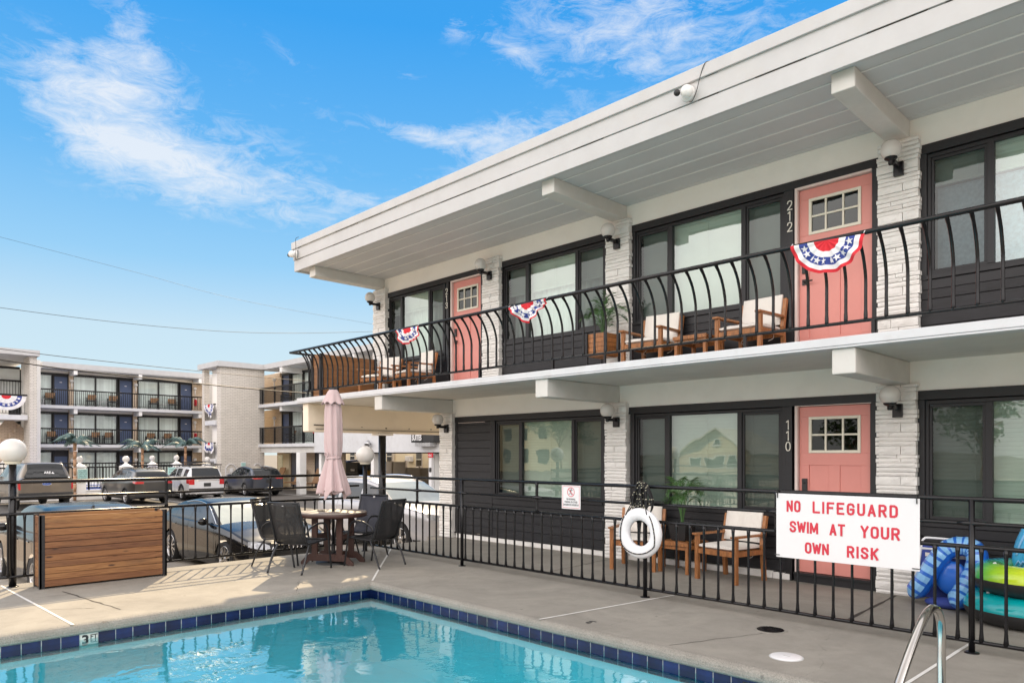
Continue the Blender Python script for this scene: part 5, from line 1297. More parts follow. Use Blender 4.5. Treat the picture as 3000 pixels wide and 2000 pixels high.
P_navy=paint('slate_blue_car_paint',(.05,.058,.078),.55,.28)
P_silver=paint('pearl_car_paint',(.46,.46,.48),.15,.28)
P_taupe=paint('taupe_truck_paint',(.150,.125,.098),.25,.3)
def none(a,z,y): return None
# --- black sedan by the fence, nose to the pool
def fa(a,z,y):
    if abs(y)<.44-.0 and .33<z<.70 : return 'grille'
    if .50<a<.86 and .26<z<.46: return 'bumper_trim'
    return None
S=dict(lamps=[('headlight','headl',1,[(.50,.60,.655),(.58,.585,.70),(.70,.60,.725),(.84,.64,.735)])],L=4.60,W=1.86,axf=1.42,axr=-1.40,rw=.338,clr=.17,clad=False,crown=1,
  low=[(2.30,.70),(2.1,.755),(1.6,.865),(1.05,.935),(.6,.955),(-.6,.975),(-1.5,1.0),(-2.1,1.0),(-2.30,.93)],
  roof=[(1.05,.93),(.75,1.07),(.35,1.245),(.05,1.345),(-.3,1.385),(-.7,1.385),(-1.2,1.32),(-1.6,1.215),(-2.0,1.06),(-2.12,.99)],
  ws=.10,rwin=-1.05,pillars=[(.62,1.1),(-.42,-.34),(-1.22,-1.17),(-2.2,-1.62)],tum=.24,front=fa,back=lambda a,z,y:('taillight' if a>.5 and .74<z<.86 else None),seams=[.95,-.38,-1.28],mirror=(.62,1.0),handles=[-.22,-1.12],hmat=P_black,
  paint=P_black,spokes=10,spw=.07,spm=0,bulge=.20,pf=[(0,.0),(.3,.05),(.6,.02),(.72,-.05)],fin=-.85,rimk=.74,grp=True)
t,_,_=car('parked_car','glossy black sedan parked nose to the fence behind the patio chairs',(-14.95,6.55,LOT),0,S)
fx=2.30+.205
g=MB()
for k in range(9): g.box(fx-.02,-.42+.02*abs(k-4)/4,.36+k*.037,fx+.030,.42-.02*abs(k-4)/4,.366+k*.037)
for k in range(11): g.box(fx-.02,-.40+k*.08,.36,fx+.026,-.392+k*.08,.68)
g.build('grille_bars',M['plastic'],t)
g=MB(); oc=[(-.47,.56),(-.40,.71),(.40,.71),(.47,.56),(.36,.33),(-.36,.33)]
pts=[Vector((fx+.028-.10*(abs(y)/.47)**2*.5,y,z)) for y,z in oc]; g.tube(pts,.014,6,closed=True); g.build('grille_surround',M['chrome'],t)
g=MB(); 
for k in range(4): g.tube([Vector((fx+.042,-.12+.08*k+.052*cos(a*PI/8),.625+.052*sin(a*PI/8))) for a in range(16)],.007,5,closed=True)
g.build('ring_emblem',M['chrome'],t)
for s in (1,-1):
    g=MB(); g.beam((fx-.06,s*.52,.34),(fx-.10,s*.84,.40),.02,.022); g.beam((fx-.06,s*.52,.34),(fx-.05,s*.60,.27),.02,.02); g.build('intake_blade',M['chrome'],t)
g=MB(); g.tube(bez([(2.2,.0,.78),(2.0,.0,.83)],3),.002,4)
# window surround brightwork
for s in (1,-1):
    g=MB(); g.tube(bez([(.95,s*.865,.965),(.62,s*.80,1.13),(.22,s*.72,1.285),(-.3,s*.675,1.345),(-.8,s*.675,1.335),(-1.3,s*.70,1.25),(-1.62,s*.75,1.14)],5),.009,6); g.build('window_trim',M['chrome'],t)
# --- black hatchback backed in beside the planter
S=dict(L=4.45,W=1.76,axf=1.35,axr=-1.35,rw=.335,clr=.19,clad=False,
  low=[(2.27,.72),(2.0,.82),(1.5,.92),(1.0,.99),(.5,1.0),(-.6,1.01),(-1.6,1.04),(-2.27,1.0)],
  roof=[(1.1,.97),(.7,1.17),(.3,1.36),(0,1.44),(-.5,1.465),(-1.1,1.44),(-1.7,1.34),(-2.1,1.13),(-2.22,1.03)],
  ws=.12,rwin=-1.65,pillars=[(.7,1.15),(-.4,-.32),(-1.45,-1.2),(-2.3,-1.9)],front=none,back=lambda a,z,y:('taillight' if a>.6 and .78<z<.95 else None),seams=[.85,-.36,-1.3],mirror=(.62,1.02),handles=[-.2,-1.05],
  paint=P_black,spokes=10,spw=.07,plate=(-1,.80),fin=-1.35)
car('parked_car','black hatchback backed up to the fence behind the cedar planter',(-15.05,3.46,LOT),PI,S)
# --- pearl SUV under the carport
def ff(a,z,y):
    if abs(y)<.52 and .48<z<.88: return 'grille'
    if a<.8 and .28<z<.42: return 'bumper_trim'
    return None
SUV=dict(lamps=[('headlight','headl',1,[(.52,.84,.90),(.66,.82,.955),(.80,.86,.985),(.90,.92,1.0)])],L=4.85,W=1.93,axf=1.45,axr=-1.40,rw=.375,clr=.24,clad=True,flare=.03,
  low=[(2.42,.93),(2.2,1.0),(1.7,1.08),(1.15,1.13),(.6,1.14),(-1.0,1.16),(-2.2,1.20),(-2.42,1.15)],
  roof=[(1.22,1.11),(.95,1.24),(.55,1.47),(.2,1.63),(-.15,1.70),(-.8,1.72),(-1.6,1.69),(-2.0,1.64),(-2.22,1.45),(-2.40,1.20)],
  ws=.22,rwin=-2.02,pillars=[(.85,1.3),(-.30,-.20),(-1.32,-1.20),(-2.5,-2.1)],front=ff,back=none,seams=[1.0,-.25,-1.28],mirror=(.82,1.18),handles=[-.1,-1.1],
  paint=P_silver,spokes=5,spw=.17,rails=[(-.1,-1.8,.62)],railm='chrome',rimk=.66,bulge=.2)
car('parked_car','pearl white SUV parked nose out under the motel carport',(-15.15,10.75,LOT),0,SUV)
# --- far row, tails to the camera
def bk_jeep(a,z,y):
    if a>.48 and .98<z<1.06: return 'taillight'
    if a>.46 and .50<z<.60: return 'taillight'
    if z<.50: return 'trim'
    return None
S=dict(L=4.62,W=1.86,axf=1.40,axr=-1.32,rw=.355,clr=.25,clad='arch',flare=.03,
  low=[(2.31,.9),(2.0,.98),(1.2,1.08),(.5,1.09),(-1.0,1.12),(-2.1,1.16),(-2.31,1.10)],
  roof=[(1.2,1.07),(.8,1.28),(.4,1.5),(.05,1.62),(-.5,1.665),(-1.3,1.63),(-1.8,1.57),(-2.02,1.48),(-2.24,1.14)],
  ws=.15,rwin=-1.86,pillars=[(.75,1.25),(-.36,-.26),(-1.22,-1.12),(-2.4,-1.72)],front=none,back=bk_jeep,side=lambda x,z:'taillight' if x<-2.17 and .98<z<1.06 else None,seams=[.9,-.3,-1.25],mirror=(.78,1.13),handles=[-.15,-1.05],
  paint=P_grey,spokes=5,spw=.2,rails=[(0,-1.7,.60)],exh=1,plate=(-1,.60),fin=-1.5)
car('parked_car','dark grey SUV parked second in the far row beside the pickup',(-37.7,11.38,LOT),PI+R(2.5),S)
def bk_gmc(a,z,y):
    if a>.62 and .82<z<1.10: return 'taillight'
    if a<.62 and .98<z<1.04: return 'chrome_trim'
    if .48<z<.62: return 'trim'
    if z<.40: return 'silver_trim'
    return None
S=dict(L=4.72,W=1.92,axf=1.42,axr=-1.42,rw=.37,clr=.23,clad='arch',flare=.02,
  low=[(2.36,.95),(2.0,1.04),(1.2,1.12),(.5,1.13),(-1.0,1.15),(-2.1,1.19),(-2.36,1.14)],
  roof=[(1.25,1.11),(.9,1.30),(.5,1.54),(.15,1.66),(-.4,1.70),(-1.4,1.69),(-2.02,1.64),(-2.14,1.52),(-2.32,1.17)],
  ws=.2,rwin=-2.03,pillars=[(.8,1.3),(-.36,-.26),(-1.55,-1.15),(-2.4,-2.02)],front=none,back=bk_gmc,side=lambda x,z:'taillight' if x<-2.1 and .84<z<1.08 else None,seams=[.95,-.3,-1.3],mirror=(.82,1.18),handles=[-.15,-1.0],
  paint=P_white,spokes=6,spw=.12,rails=[(0,-1.85,.64)],exh=2,plate=(-1,.80))
t,zr,_=car('parked_car','white SUV with a black roof basket in the far row',(-38.9,14.50,LOT),PI+R(-3.5),S)
g=MB()
for z in (1.86,1.94): g.tube([(-.35,-.55,z),(-.35,.55,z),(-1.75,.55,z),(-1.75,-.55,z)],.018,6,closed=True)
for k in range(9): x=-.35-k*.175; g.tube([(x,-.55,1.86),(x,.55,1.86)],.012,5)
for k in range(12):
    for s in (1,-1): x=-.35-k*1.4/11; g.tube([(x,s*.55,1.86),(x,s*.55,1.94)],.010,5)
for x in (-.6,-1.5): g.box(x-.03,-.64,1.77,x+.03,.64,1.80); g.tube([(x,-.5,1.79),(x,-.5,1.86)],.014,5); g.tube([(x,.5,1.79),(x,.5,1.86)],.014,5)
g.build('roof_basket',M['plastic'],t)
def bk_rdx(a,z,y):
    if a>.40 and .96<z<1.09 and a>.40+.9*max(0,1.02-z): return 'taillight'
    if z<.46: return 'trim'
    return None
S=dict(L=4.74,W=1.90,axf=1.42,axr=-1.33,rw=.365,clr=.22,clad=True,flare=.035,
  low=[(2.37,.86),(2.0,.96),(1.2,1.07),(.5,1.09),(-1.0,1.13),(-2.1,1.18),(-2.37,1.10)],
  roof=[(1.2,1.06),(.8,1.27),(.35,1.5),(0,1.61),(-.5,1.66),(-1.2,1.61),(-1.75,1.53),(-2.0,1.44),(-2.28,1.14)],
  ws=.12,rwin=-1.80,pillars=[(.75,1.25),(-.4,-.3),(-1.3,-1.22),(-2.4,-1.66)],front=none,back=bk_rdx,side=lambda x,z:'taillight' if x<-2.12 and .99<z<1.07 else None,seams=[.9,-.35,-1.28],mirror=(.78,1.12),handles=[-.2,-1.05],
  paint=P_navy,spokes=5,spw=.13,exh=2,plate=(-1,.84),fin=-1.5)
car('parked_car','slate blue SUV at the right end of the far row',(-40.1,18.32,LOT),PI+R(-3),S)
# --- pickup with bed cap
def bk_tr(a,z,y):
    if a>.905 and .86<z<1.22: return 'taillight'
    if z<.60: return 'trim'
    
    return None
S=dict(L=5.75,W=2.03,axf=1.85,axr=-1.80,rw=.41,clr=.42,clad=False,flare=.04,cat='pickup truck',taper=.3,
  low=[(2.87,1.10),(2.5,1.18),(1.6,1.24),(1.0,1.27),(-.6,1.28),(-2.5,1.30),(-2.87,1.30)],
  roof=[(1.55,1.23),(1.2,1.48),(.85,1.76),(.5,1.90),(0,1.945),(-.5,1.945),(-.62,1.93),(-.7,1.95),(-1.6,1.97),(-2.58,1.95),(-2.66,1.90),(-2.84,1.34)],
  ws=.6,rwin=-2.60,pillars=[(1.1,1.6),(.22,.32),(-.98,-.55),(-3,-2.3)],front=none,back=bk_tr,side=lambda x,z:'taillight' if x<-2.80 and .88<z<1.20 else None,seams=[1.2,.27,-.68],mirror=(1.1,1.34),handles=[.4,-.5],tum=.24,
  paint=P_taupe,spokes=6,spw=.15,plate=(-1,.66),bulger=.05,rimk=.6)
t,_,_=car('pickup_truck','taupe pickup with a dark windowed bed cap at the left of the far row',(-37.6,7.02,LOT),PI+R(1),S)
xb=-2.875-.062
g=MB(); Mx=Matrix.Rotation(R(90),3,'Y'); g.lathe([(0,-.006),(1,-.004),(1,.0)],(xb-.006,0,1.10),28,0,True,Matrix.Diagonal(Vector((1,.165,.062)))@Mx@Matrix.Diagonal(Vector((1,1,1)))); g.build('oval_badge',M['binblue'],t)
g=MB(); g.tube([Vector((xb-.012,.165*cos(a*PI/16),1.10+.062*sin(a*PI/16))) for a in range(32)],.009,5,closed=True)
g.tube(bez([(xb-.014,.10,1.09),(xb-.014,.06,1.12),(xb-.014,.03,1.085),(xb-.014,-.02,1.115),(xb-.014,-.06,1.085),(xb-.014,-.1,1.11)],4),.006,5); g.build('badge_ring',M['chrome'],t)
g=MB(); 
g.mesh(text_mesh('ARE',.14,.001,bold=.004),frame_m((-2.865,.08,1.52),(0,-1,0),(.28,0,.96),(-.96,0,.28))); g.poly([(-2.867,-.18,1.515),(-2.867,-.30,1.515),(-2.838,-.23,1.60)]); g.build('cap_lettering',M['signwhite'],t,rec=False)
g=MB(); g.box(-2.96,-.98,.52,-2.90,.98,.74); g.build('rear_bumper',M['plastic'],t,bevel=.02)
# ================================================================ the three storey motel across the car park
FX=-55.0; GX=-56.3           # railing plane, glass plane of the wing facing us
F_=thing('far_motel','cream three storey motel wing with navy doors beyond the parking lot','motel',(-58,16,LOT))
LV=[(-.60,2.02),(2.22,4.60),(4.80,7.22)]        # floor top, ceiling
g=MB(); g.box(-66,9.5,LOT,GX-.9,25,7.3); g.build('rear_block',M['stucco'],F_,True)
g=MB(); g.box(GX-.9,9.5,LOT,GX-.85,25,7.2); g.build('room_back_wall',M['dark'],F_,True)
g=MB(); g.box(-66,10.95,7.27,FX+.10,25,7.62); g.build('roof_fascia',M['fascia'],F_,True)
MB().box(GX-.5,10.95,7.22,FX+.05,25,7.27).build('soffit',M['soffit'],F_,True)
for z in (2.02,4.60): MB().box(GX-.4,10.6,z,FX+.12,25,z+.2).build('balcony_slab',M['slab'],F_,True)
BAYS=[(10.75,11.80,11.85,12.75),(13.02,15.80,15.88,16.80),(17.15,20.00,20.08,20.98)]  # window a..b, door a..b
for fl,(z0,z1) in enumerate(LV):
    zt=z1-.30
    MB().box(GX-.03,10.6,zt,GX+.12,21.6,zt+.12).build('header_board',M['black'],F_,True)
    MB().box(GX-.06,10.6,zt+.12,GX+.05,21.6,z1).build('wall_band',M['stucco'],F_,True)
    for bi,(a,b,c,d) in enumerate(BAYS):
        w=MB().box(GX-.05,a,z0,GX+.06,a+.05,zt).box(GX-.05,b-.05,z0,GX+.06,b,zt).box(GX-.05,a+.05,z0,GX+.06,b-.05,z0+.08).build('window',M['black'],F_,True)
        n=2 if b-a>2 else 1
        if n==2: MB().box(GX-.05,(a+b)/2-.045,z0+.08,GX+.07,(a+b)/2+.045,zt).build('mullion',M['black'],w,True)
        MB().poly([(GX,a+.05,z0+.08),(GX,b-.05,z0+.08),(GX,b-.05,zt),(GX,a+.05,zt)]).build('pane',M['farglass'],w,True,rec=False)
        g=MB(); y=a+.06
        while y<b-.1: g.obox((GX-.075,y+.05,(z0+zt)/2+.02),(.008,.105,zt-z0-.15),(0,0,R(rnd.uniform(4,12)))); y+=.098
        g.build('blind',M['vblind'],w,True)
        D=MB().box(GX-.02,c+.07,z0,GX+.03,d-.07,z0+2.02).build('door',M['bluedoor'],F_,True)
        g=MB(); g.box(GX-.04,c,z0,GX+.07,c+.07,zt); g.box(GX-.04,d-.07,z0,GX+.07,d,zt); g.box(GX-.04,c+.07,z0+2.02,GX+.06,d-.07,z0+2.12); g.box(GX-.04,c+.07,z0+2.12,GX+.0,d-.07,zt); g.build('door_frame',M['black'],D,True)
        g=MB(); g.sphere((GX+.06,c+.14,z0+.98),.035,8,6); g.sphere((GX+.05,c+.14,z0+1.2),.03,8,6); g.build('door_knob',M['chrome'],D,True)
        MB().box(GX+.03,(c+d)/2-.07,z0+1.62,GX+.036,(c+d)/2+.07,z0+1.66).build('number_plate',M['signwhite'],D,True)
        MB().box(GX-.05,d,z0,GX+.16,d+.27,z1-.02).build('brick_pier',M['tanwall'],F_,True)
        MB().box(GX,d+.02,z1-.32,FX+.05,d+.24,z1-.005).build('ceiling_beam',M['white'],F_,True)
        g=MB(); g.sphere((GX+.34,d+.13,z0+1.75),.13,12,8); g.tube([(GX+.34,d+.13,z0+1.62),(GX+.34,d+.13,z0+1.25)],.045,8); g.build('wall_sconce',M['globe'],F_,True)
    MB().box(GX-.05,21.25,z0,GX+.02,25,z1).build('end_wall',M['tanwall'],F_,True)
    if fl:
        rl=MB().box(FX-.03,10.6,z0+.99,FX+.03,23.5,z0+1.08).build('balcony_rail',M['iron'],F_,True)
        g=MB(); g.box(FX-.015,10.6,z0+.09,FX+.015,23.5,z0+.12); y=10.65
        while y<23.5: g.box(FX-.014,y-.014,z0+.12,FX+.014,y+.014,z0+1.0); y+=.118
        for y in (10.65,12.9,15.1,16.9,19.3,21.3): g.box(FX-.026,y-.026,z0-.02,FX+.026,y+.026,z0+1.0)
        b_=g.build('rail_baluster',M['iron'],rl,True); b_['kind']='stuff'
# left stair tower
MB().box(-66,9.2,7.55,-51.6,10.17,7.9).build('roof_fascia',M['fascia'],F_,True)
MB().box(-66,5.0,7.55,-51.6,9.2,7.9).build('roof_fascia',M['fascia'],F_,True)
MB().box(-53.6,9.70,LOT,-51.9,10.07,7.55).build('brick_pier',M['greybrick'],F_,True)
MB().box(-57.0,10.16,LOT,-53.6,10.60,7.55).build('stair_wall',M['stucco'],F_,True)
MB().box(-58,5.0,5.0,-56.9,10.16,5.2).build('upper_slab',M['slab'],F_,True)
for z in (3.66,): MB().box(-57.5,5.0,z,-52.3,9.68,z+.30).build('landing_slab',M['slab'],F_,True)
w=MB().box(-57.12,7.3,5.2,-57.05,10.1,7.3).build('window',M['vblind'],F_,True); MB().box(-57.05,7.3,7.2,-57.0,10.1,7.35).build('window_head',M['black'],w,True)
for z,xx in ((3.96,-52.36),(5.2,-56.93)):
    g=MB(); g.box(xx-.04,5.0,z+1.15,xx+.02,9.66 if z<5 else 10.16,z+1.26); g.box(xx-.02,5.0,z+.08,xx+.01,9.66 if z<5 else 10.16,z+.11); y=5.05
    while y<(9.66 if z<5 else 10.16): g.box(xx-.018,y-.013,z+.1,xx+.008,y+.013,z+1.15); y+=.16
    g.build('landing_rail',M['iron'],F_,True)
g=MB(); g.beam((-54.3,6.4,-.4),(-54.3,9.6,3.4),1.5,.14,0,(1,0,0)); 
for k in range(12): g.box(-55.0,6.6+k*.26,-.2+k*.31,-53.4,6.63+k*.26,.02+k*.31)
g.build('stair_flight',M['tanwall'],F_,True)
g=MB(); g.beam((-52.3,6.1,4.3),(-52.3,7.6,2.2),.06,.16); g.beam((-52.3,6.4,1.7),(-52.3,7.4,-.5),.06,.2); g.build('stair_stringer',M['black'],F_,True)
# middle brick stair tower
T_=thing('stair_tower','grey brick stair tower with a white roof band beside the far motel wing','stair tower',(-46,20,LOT))
MB().box(-45.6,18.55,LOT,-45.0,21.42,7.07).build('brick_wall',M['greybrick'],T_,True)
MB().box(-54,20.9,LOT,-45.6,21.4,7.07).build('side_wall',M['greybrick'],T_,True); MB().box(-47.6,18.4,LOT,-47.3,18.75,7.07).build('brick_pier',M['greybrick'],T_,True)
MB().box(-47.2,18.9,LOT,-45.6,19.1,7.05).build('stair_wall',M['stucco'],T_,True)
MB().box(-48.0,18.25,7.07,-44.75,21.6,7.40).build('roof_fascia',M['fascia'],T_,True)
for z in (1.0,3.45):
    MB().box(-47.3,18.45,z-.02,-45.62,18.9,z+.26).build('landing_slab',M['slab'],T_,True)
    g=MB(); g.box(-47.3,18.44,z+1.25,-45.62,18.50,z+1.32); x=-47.25
    while x<-45.62: g.box(x-.012,18.46,z+.3,x+.012,18.48,z+1.25); x+=.13
    g.build('landing_rail',M['iron'],T_,True)
# right wing running toward the camera
BY=21.4; GY=22.7
W_=thing('far_motel','white motel wing with open ground floor running off behind the umbrella','motel',(-38,26,LOT))
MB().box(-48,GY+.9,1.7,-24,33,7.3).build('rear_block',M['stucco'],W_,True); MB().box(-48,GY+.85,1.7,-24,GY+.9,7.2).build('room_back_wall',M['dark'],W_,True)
MB().box(-45.2,BY-.15,7.07,-24,33,7.40).build('roof_fascia',M['fascia'],W_,True); MB().box(-45.0,BY,7.02,-24,GY+.5,7.07).build('soffit',M['soffit'],W_,True)
for z in (2.02,4.58): MB().box(-46.3,BY-.4,z,-24,GY+.8,z+.2).build('balcony_slab',M['slab'],W_,True)
WB=[(-45.0,-43.95,'d'),(-43.8,-40.6,'w'),(-39.9,-39.0,'d'),(-38.9,-35.8,'w')]
for fl,(z0,z1) in enumerate(((2.22,4.58),(4.78,7.02))):
    zt=z1-.22
    MB().box(-45,GY-.1,zt,-24,GY+.05,zt+.12).build('header_board',M['black'],W_,True); MB().box(-45,GY-.05,zt+.12,-24,GY+.1,z1).build('wall_band',M['stucco'],W_,True)
    for a,b,k in WB:
        if k=='d':
            D=MB().box(a+.07,GY,z0,b-.07,GY+.05,z0+2.0).build('door',M['bluedoor'],W_,True); g=MB(); g.box(a,GY-.06,z0,a+.07,GY+.05,zt); g.box(b-.07,GY-.06,z0,b,GY+.05,zt); g.box(a+.07,GY-.05,z0+2.0,b-.07,GY+.04,z0+2.1); g.build('door_frame',M['black'],D,True)
            MB().box(a-.02-.25,GY-.1,z0,a-.02,GY+.1,z1-.3).build('brick_pier',M['tanwall'],W_,True)
        else:
            w=MB().box(a,GY-.06,z0,a+.06,GY+.06,zt).box(b-.06,GY-.06,z0,b,GY+.06,zt).box((a+b)/2-.07,GY-.06,z0,(a+b)/2+.07,GY+.06,zt).build('window',M['black'],W_,True)
            MB().poly([(a,GY,z0),(b,GY,z0),(b,GY,zt),(a,GY,zt)]).build('pane',M['farglass'],w,True,rec=False)
            g=MB(); x=a+.08
            while x<b-.1: g.obox((x+.05,GY+.08,(z0+zt)/2),(.105,.008,zt-z0-.1),(0,0,R(rnd.uniform(4,12)))); x+=.098
            g.build('blind',M['vblind'],w,True)
    MB().box(-48,GY-.06,z0,-45.27,GY+.06,z1).build('end_wall',M['tanwall'],W_,True)
    rl=MB().box(-46.2,BY-.33,z0+1.0,-24,BY-.27,z0+1.07).build('balcony_rail',M['iron'],W_,True)
    g=MB(); g.box(-46.2,BY-.315,z0+.08,-24,BY-.285,z0+.11); x=-46.15
    while x<-33: g.box(x-.015,BY-.315,z0+.11,x+.015,BY-.285,z0+1.0); x+=.13
    for x in (-46.15,-44.6,-42.9,-40.4,-38,-36): g.box(x-.03,BY-.33,z0-.02,x+.03,BY-.27,z0+1.0)
    b_=g.build('rail_baluster',M['iron'],rl,True); b_['kind']='stuff'
    for x in (-42.3,-38.2,-34): MB().box(x-.14,BY-.2,z1-.30,x+.14,GY,z1-.004).build('ceiling_beam',M['white'],W_,True)
    for x in (-45.4,-40.25): g=MB(); g.sphere((x,GY-.4,z0+1.75),.13,12,8); g.tube([(x,GY-.4,z0+1.6),(x,GY-.4,z0+1.2)],.045,8); g.build('wall_sconce',M['globe'],W_,True)
# open ground floor: wall, doors, columns
MB().box(-46.2,GY+.2,LOT,-37.6,GY+.3,2.0).build('ground_floor_wall',M['tanwall'],W_,True)
MB().box(-45,BY-.2,1.66,-37.0,GY+.2,2.02).build('lower_beam',M['texstucco'],W_,True)
for a,b in ((-44.0,-42.5),(-40.9,-39.6)):
    D=MB().box(a+.05,GY+.12,LOT+.2,b-.05,GY+.2,1.62).build('door',M['greydoor'],W_,True); MB().box(a-.03,GY+.10,LOT+.2,a+.05,GY+.2,1.65).box(b-.05,GY+.10,LOT+.2,b+.03,GY+.2,1.65).build('door_frame',M['black'],D,True)
MB().box(-46.0,GY+.12,LOT+.3,-45.3,GY+.19,1.5).build('window',M['farglass'],W_,True)
MB().box(-45.2,GY+.12,LOT+.2,-44.3,GY+.19,1.6).build('pale_panel',M['lemon'],W_,True)
for x in (-38.35,): MB().box(x-.22,20.3,LOT,x+.22,20.7,1.66).build('column',M['white'],W_,True)
# long white canopy in front
C_=thing('entrance_canopy','long plain white canopy band over the far driveway','canopy',(-28,20.5,LOT))
MB().box(-36.5,20.3,1.655,-16,22.2,3.6).build('canopy_band',M['slab'],C_,True); MB().box(-36.4,20.5,1.60,-16,22.0,1.652).build('canopy_trim',M['plastic'],C_,True)
for x in (-36.2,-31,-26.05): MB().box(x-.13,20.5,LOT,x+.13,20.8,1.6).build('column',M['white'],C_,True)
s=thing('suites_sign','dark projecting sign reading SUITES on the white canopy','sign',(-26.2,20.1,2.3))
MB().box(-26.80,19.85,2.10,-25.2,20.3,2.75).build('sign_box',M['plastic'],s,True,bevel=.03)
MB().box(-26.80,19.83,2.10,-26.0,19.85,2.75).build('sign_face',M['dark'],s,True); g=MB(); g.mesh(text_mesh('SUITES',.36,.002,bold=.012),frame_m((-26.74,19.827,2.20),(.66,0,0),(0,0,1.0),(0,-1,0))); g.build('sign_lettering',M['signwhite'],s,True,rec=False); MB().box(-26.62,19.9,1.92,-25.5,20.3,2.09).build('sign_bracket',M['rim'],s,True)
s=thing('flood_light','grey twin floodlight on the white canopy','floodlight',(-30.85,20.2,2.12)); g=MB(); g.sphere((-30.95,20.1,2.08),.10,10,8); g.tube([(-30.85,20.3,2.1),(-30.85,20.15,2.12)],.05,8); g.build('mount',M['rim'],s,True); g=MB(); g.tube([(-30.83,20.15,2.2),(-30.72,20.0,2.02)],[.09,.13],12); g.build('lamp_head',M['rim'],s,True)
s=thing('hydrant_sign','small red plate on a pale post under the white canopy','sign',(-26.0,20.35,LOT)); MB().box(-26.1,20.3,LOT,-25.9,20.45,1.55).build('post',M['signwhite'],s,True); MB().box(-26.12,20.27,1.42,-25.76,20.29,1.62).build('plate',M['red'],s,True); g=MB(); g.mesh(text_mesh('FDC',.13,.001,bold=.003),frame_m((-26.09,20.268,1.47),(1,0,0),(0,0,1),(0,-1,0))); g.build('plate_lettering',M['signwhite'],s,True,rec=False); MB().box(-26.06,20.285,.75,-25.90,20.295,.95).build('meter_box',M['plastic'],s,True)
# yellow house behind and its fence
H_=thing('yellow_house','pale yellow house wall with sash windows behind a tan fence','house',(-50,36.5,LOT))
MB().box(-68,36,LOT,-40,42,4.6).build('wall',M['lemon'],H_,True)
for x,zb,zt in ((-59.6,.75,1.9),(-57.6,.9,1.9),(-51.7,.85,1.9),(-47.5,.5,1.75),(-45.1,.6,1.8)):
    w=MB().box(x-.42,35.93,zb,x+.42,36,zt).build('window',M['greybrick'],H_,True); MB().box(x-.34,35.90,zb+.08,x+.34,35.93,zt-.06).build('pane',M['cglass'],w,True); MB().box(x-.36,35.88,(zb+zt)/2-.03,x+.36,35.91,(zb+zt)/2+.03).build('meeting_rail',M['cream'],w,True); MB().box(x-.5,35.85,zb-.1,x+.5,35.99,zb).build('sill',M['greybrick'],w,True)
MB().box(-49.0,35.6,.95,-48.35,36,1.4).build('air_conditioner',M['signwhite'],H_,True,bevel=.02); g=MB()
for k in range(5): g.box(-48.95,35.585,1.0+k*.075,-48.4,35.6,1.03+k*.075)
g.build('ac_grille',M['rim'],H_,True)
g=MB(); g.tube([(-51,35.9,LOT),(-51,35.9,2)],.05,8); g.tube([(-45.8,35.9,LOT),(-45.8,35.9,2)],.04,8); g.tube([(-45.6,35.9,1.1),(-45.6,35.9,2)],.03,8); g.build('drain_pipe',M['vinyl'],H_,True)
Fv=thing('vinyl_fence','tan vinyl privacy fence stepping down before the yellow house','fence',(-50,33,LOT))
for a,b,zt in ((-58.5,-48.7,1.02),(-48.7,-45.3,.98),(-45.3,-40,.55)): MB().box(a,33,LOT+.05,b,33.06,zt-.06).box(a,32.98,zt-.06,b,33.08,zt).build('panel',M['vinyl'],Fv,True)
for x,zt in ((-54.0,1.1),(-50.5,1.1),(-47.15,1.05),(-45.3,1.05),(-43.5,.66),(-41.5,.66)): MB().box(x-.07,32.93,LOT,x+.07,33.10,zt).build('post',M['vinyl'],Fv,True)
s=thing('dumpster','dark dumpster with blue lids behind the umbrella','dumpster',(-45.5,28.5,LOT)); MB().box(-47.6,28,LOT+.15,-44.2,30,.95).build('bin_body',M['potblack'],s,True,bevel=.03); g=MB(); g.obox((-46.5,29,1.06),(2.1,2.0,.06),(R(4),0,0)); g.obox((-44.95,29,1.12),(1.35,2.0,.06),(R(4),0,0)); g.build('lid',M['binblue'],s,True,bevel=.01)
MB().box(-46.9,27.985,.3,-46.6,28,.45).box(-45.1,27.985,.35,-44.6,28,.5).build('bin_label',M['rim'],s,True)
s=thing('waste_bin','small yellow waste bin beside the dark dumpster','bin',(-43.6,28.6,LOT)); MB().box(-43.85,28.4,LOT,-43.25,28.9,.42).build('bin_body',M['yellow'],s,True,bevel=.03); MB().box(-43.87,28.38,.42,-43.23,28.92,.5).build('lid',M['plastic'],s,True)
# loungers and chairs outside the ground floor
def lounger(x,label):
    t=thing('chaise_lounge',label,'lounge chair',(x,22.0,LOT+.22),0,'tan chaise lounges outside the far motel')
    MB().obox((0,.35,.78),(.72,.05,.95),(R(-22),0,0)).build('backrest',M['brownseat'],t); MB().box(-.36,-1.2,.30,.36,.2,.36).build('seat',M['brownseat'],t); g=MB()
    for sx in(-.33,.33):
        for yy in (-1.1,.15): g.box(sx-.03,yy-.03,0,sx+.03,yy+.03,.30)
    g.build('frame',M['frame'],t)
lounger(-44.55,'leftmost tan chaise lounge at the far motel ground floor'); lounger(-42.1,'middle tan chaise lounge left of the white column'); lounger(-39.75,'tan chaise lounge just right of the white column')
def far_chair(mb):
    mb.box(-.27,-.28,.40,.27,.28,.45,1); mb.obox((0,.30,.70),(.54,.05,.36),(R(-10),0,0),0)
    for sx in (-.28,.28):
        mb.box(sx-.02,-.28,0,sx+.02,-.24,.62,1); mb.box(sx-.02,.24,0,sx+.02,.28,.62,1); mb.box(sx-.03,-.3,.60,sx+.03,.28,.64,1)
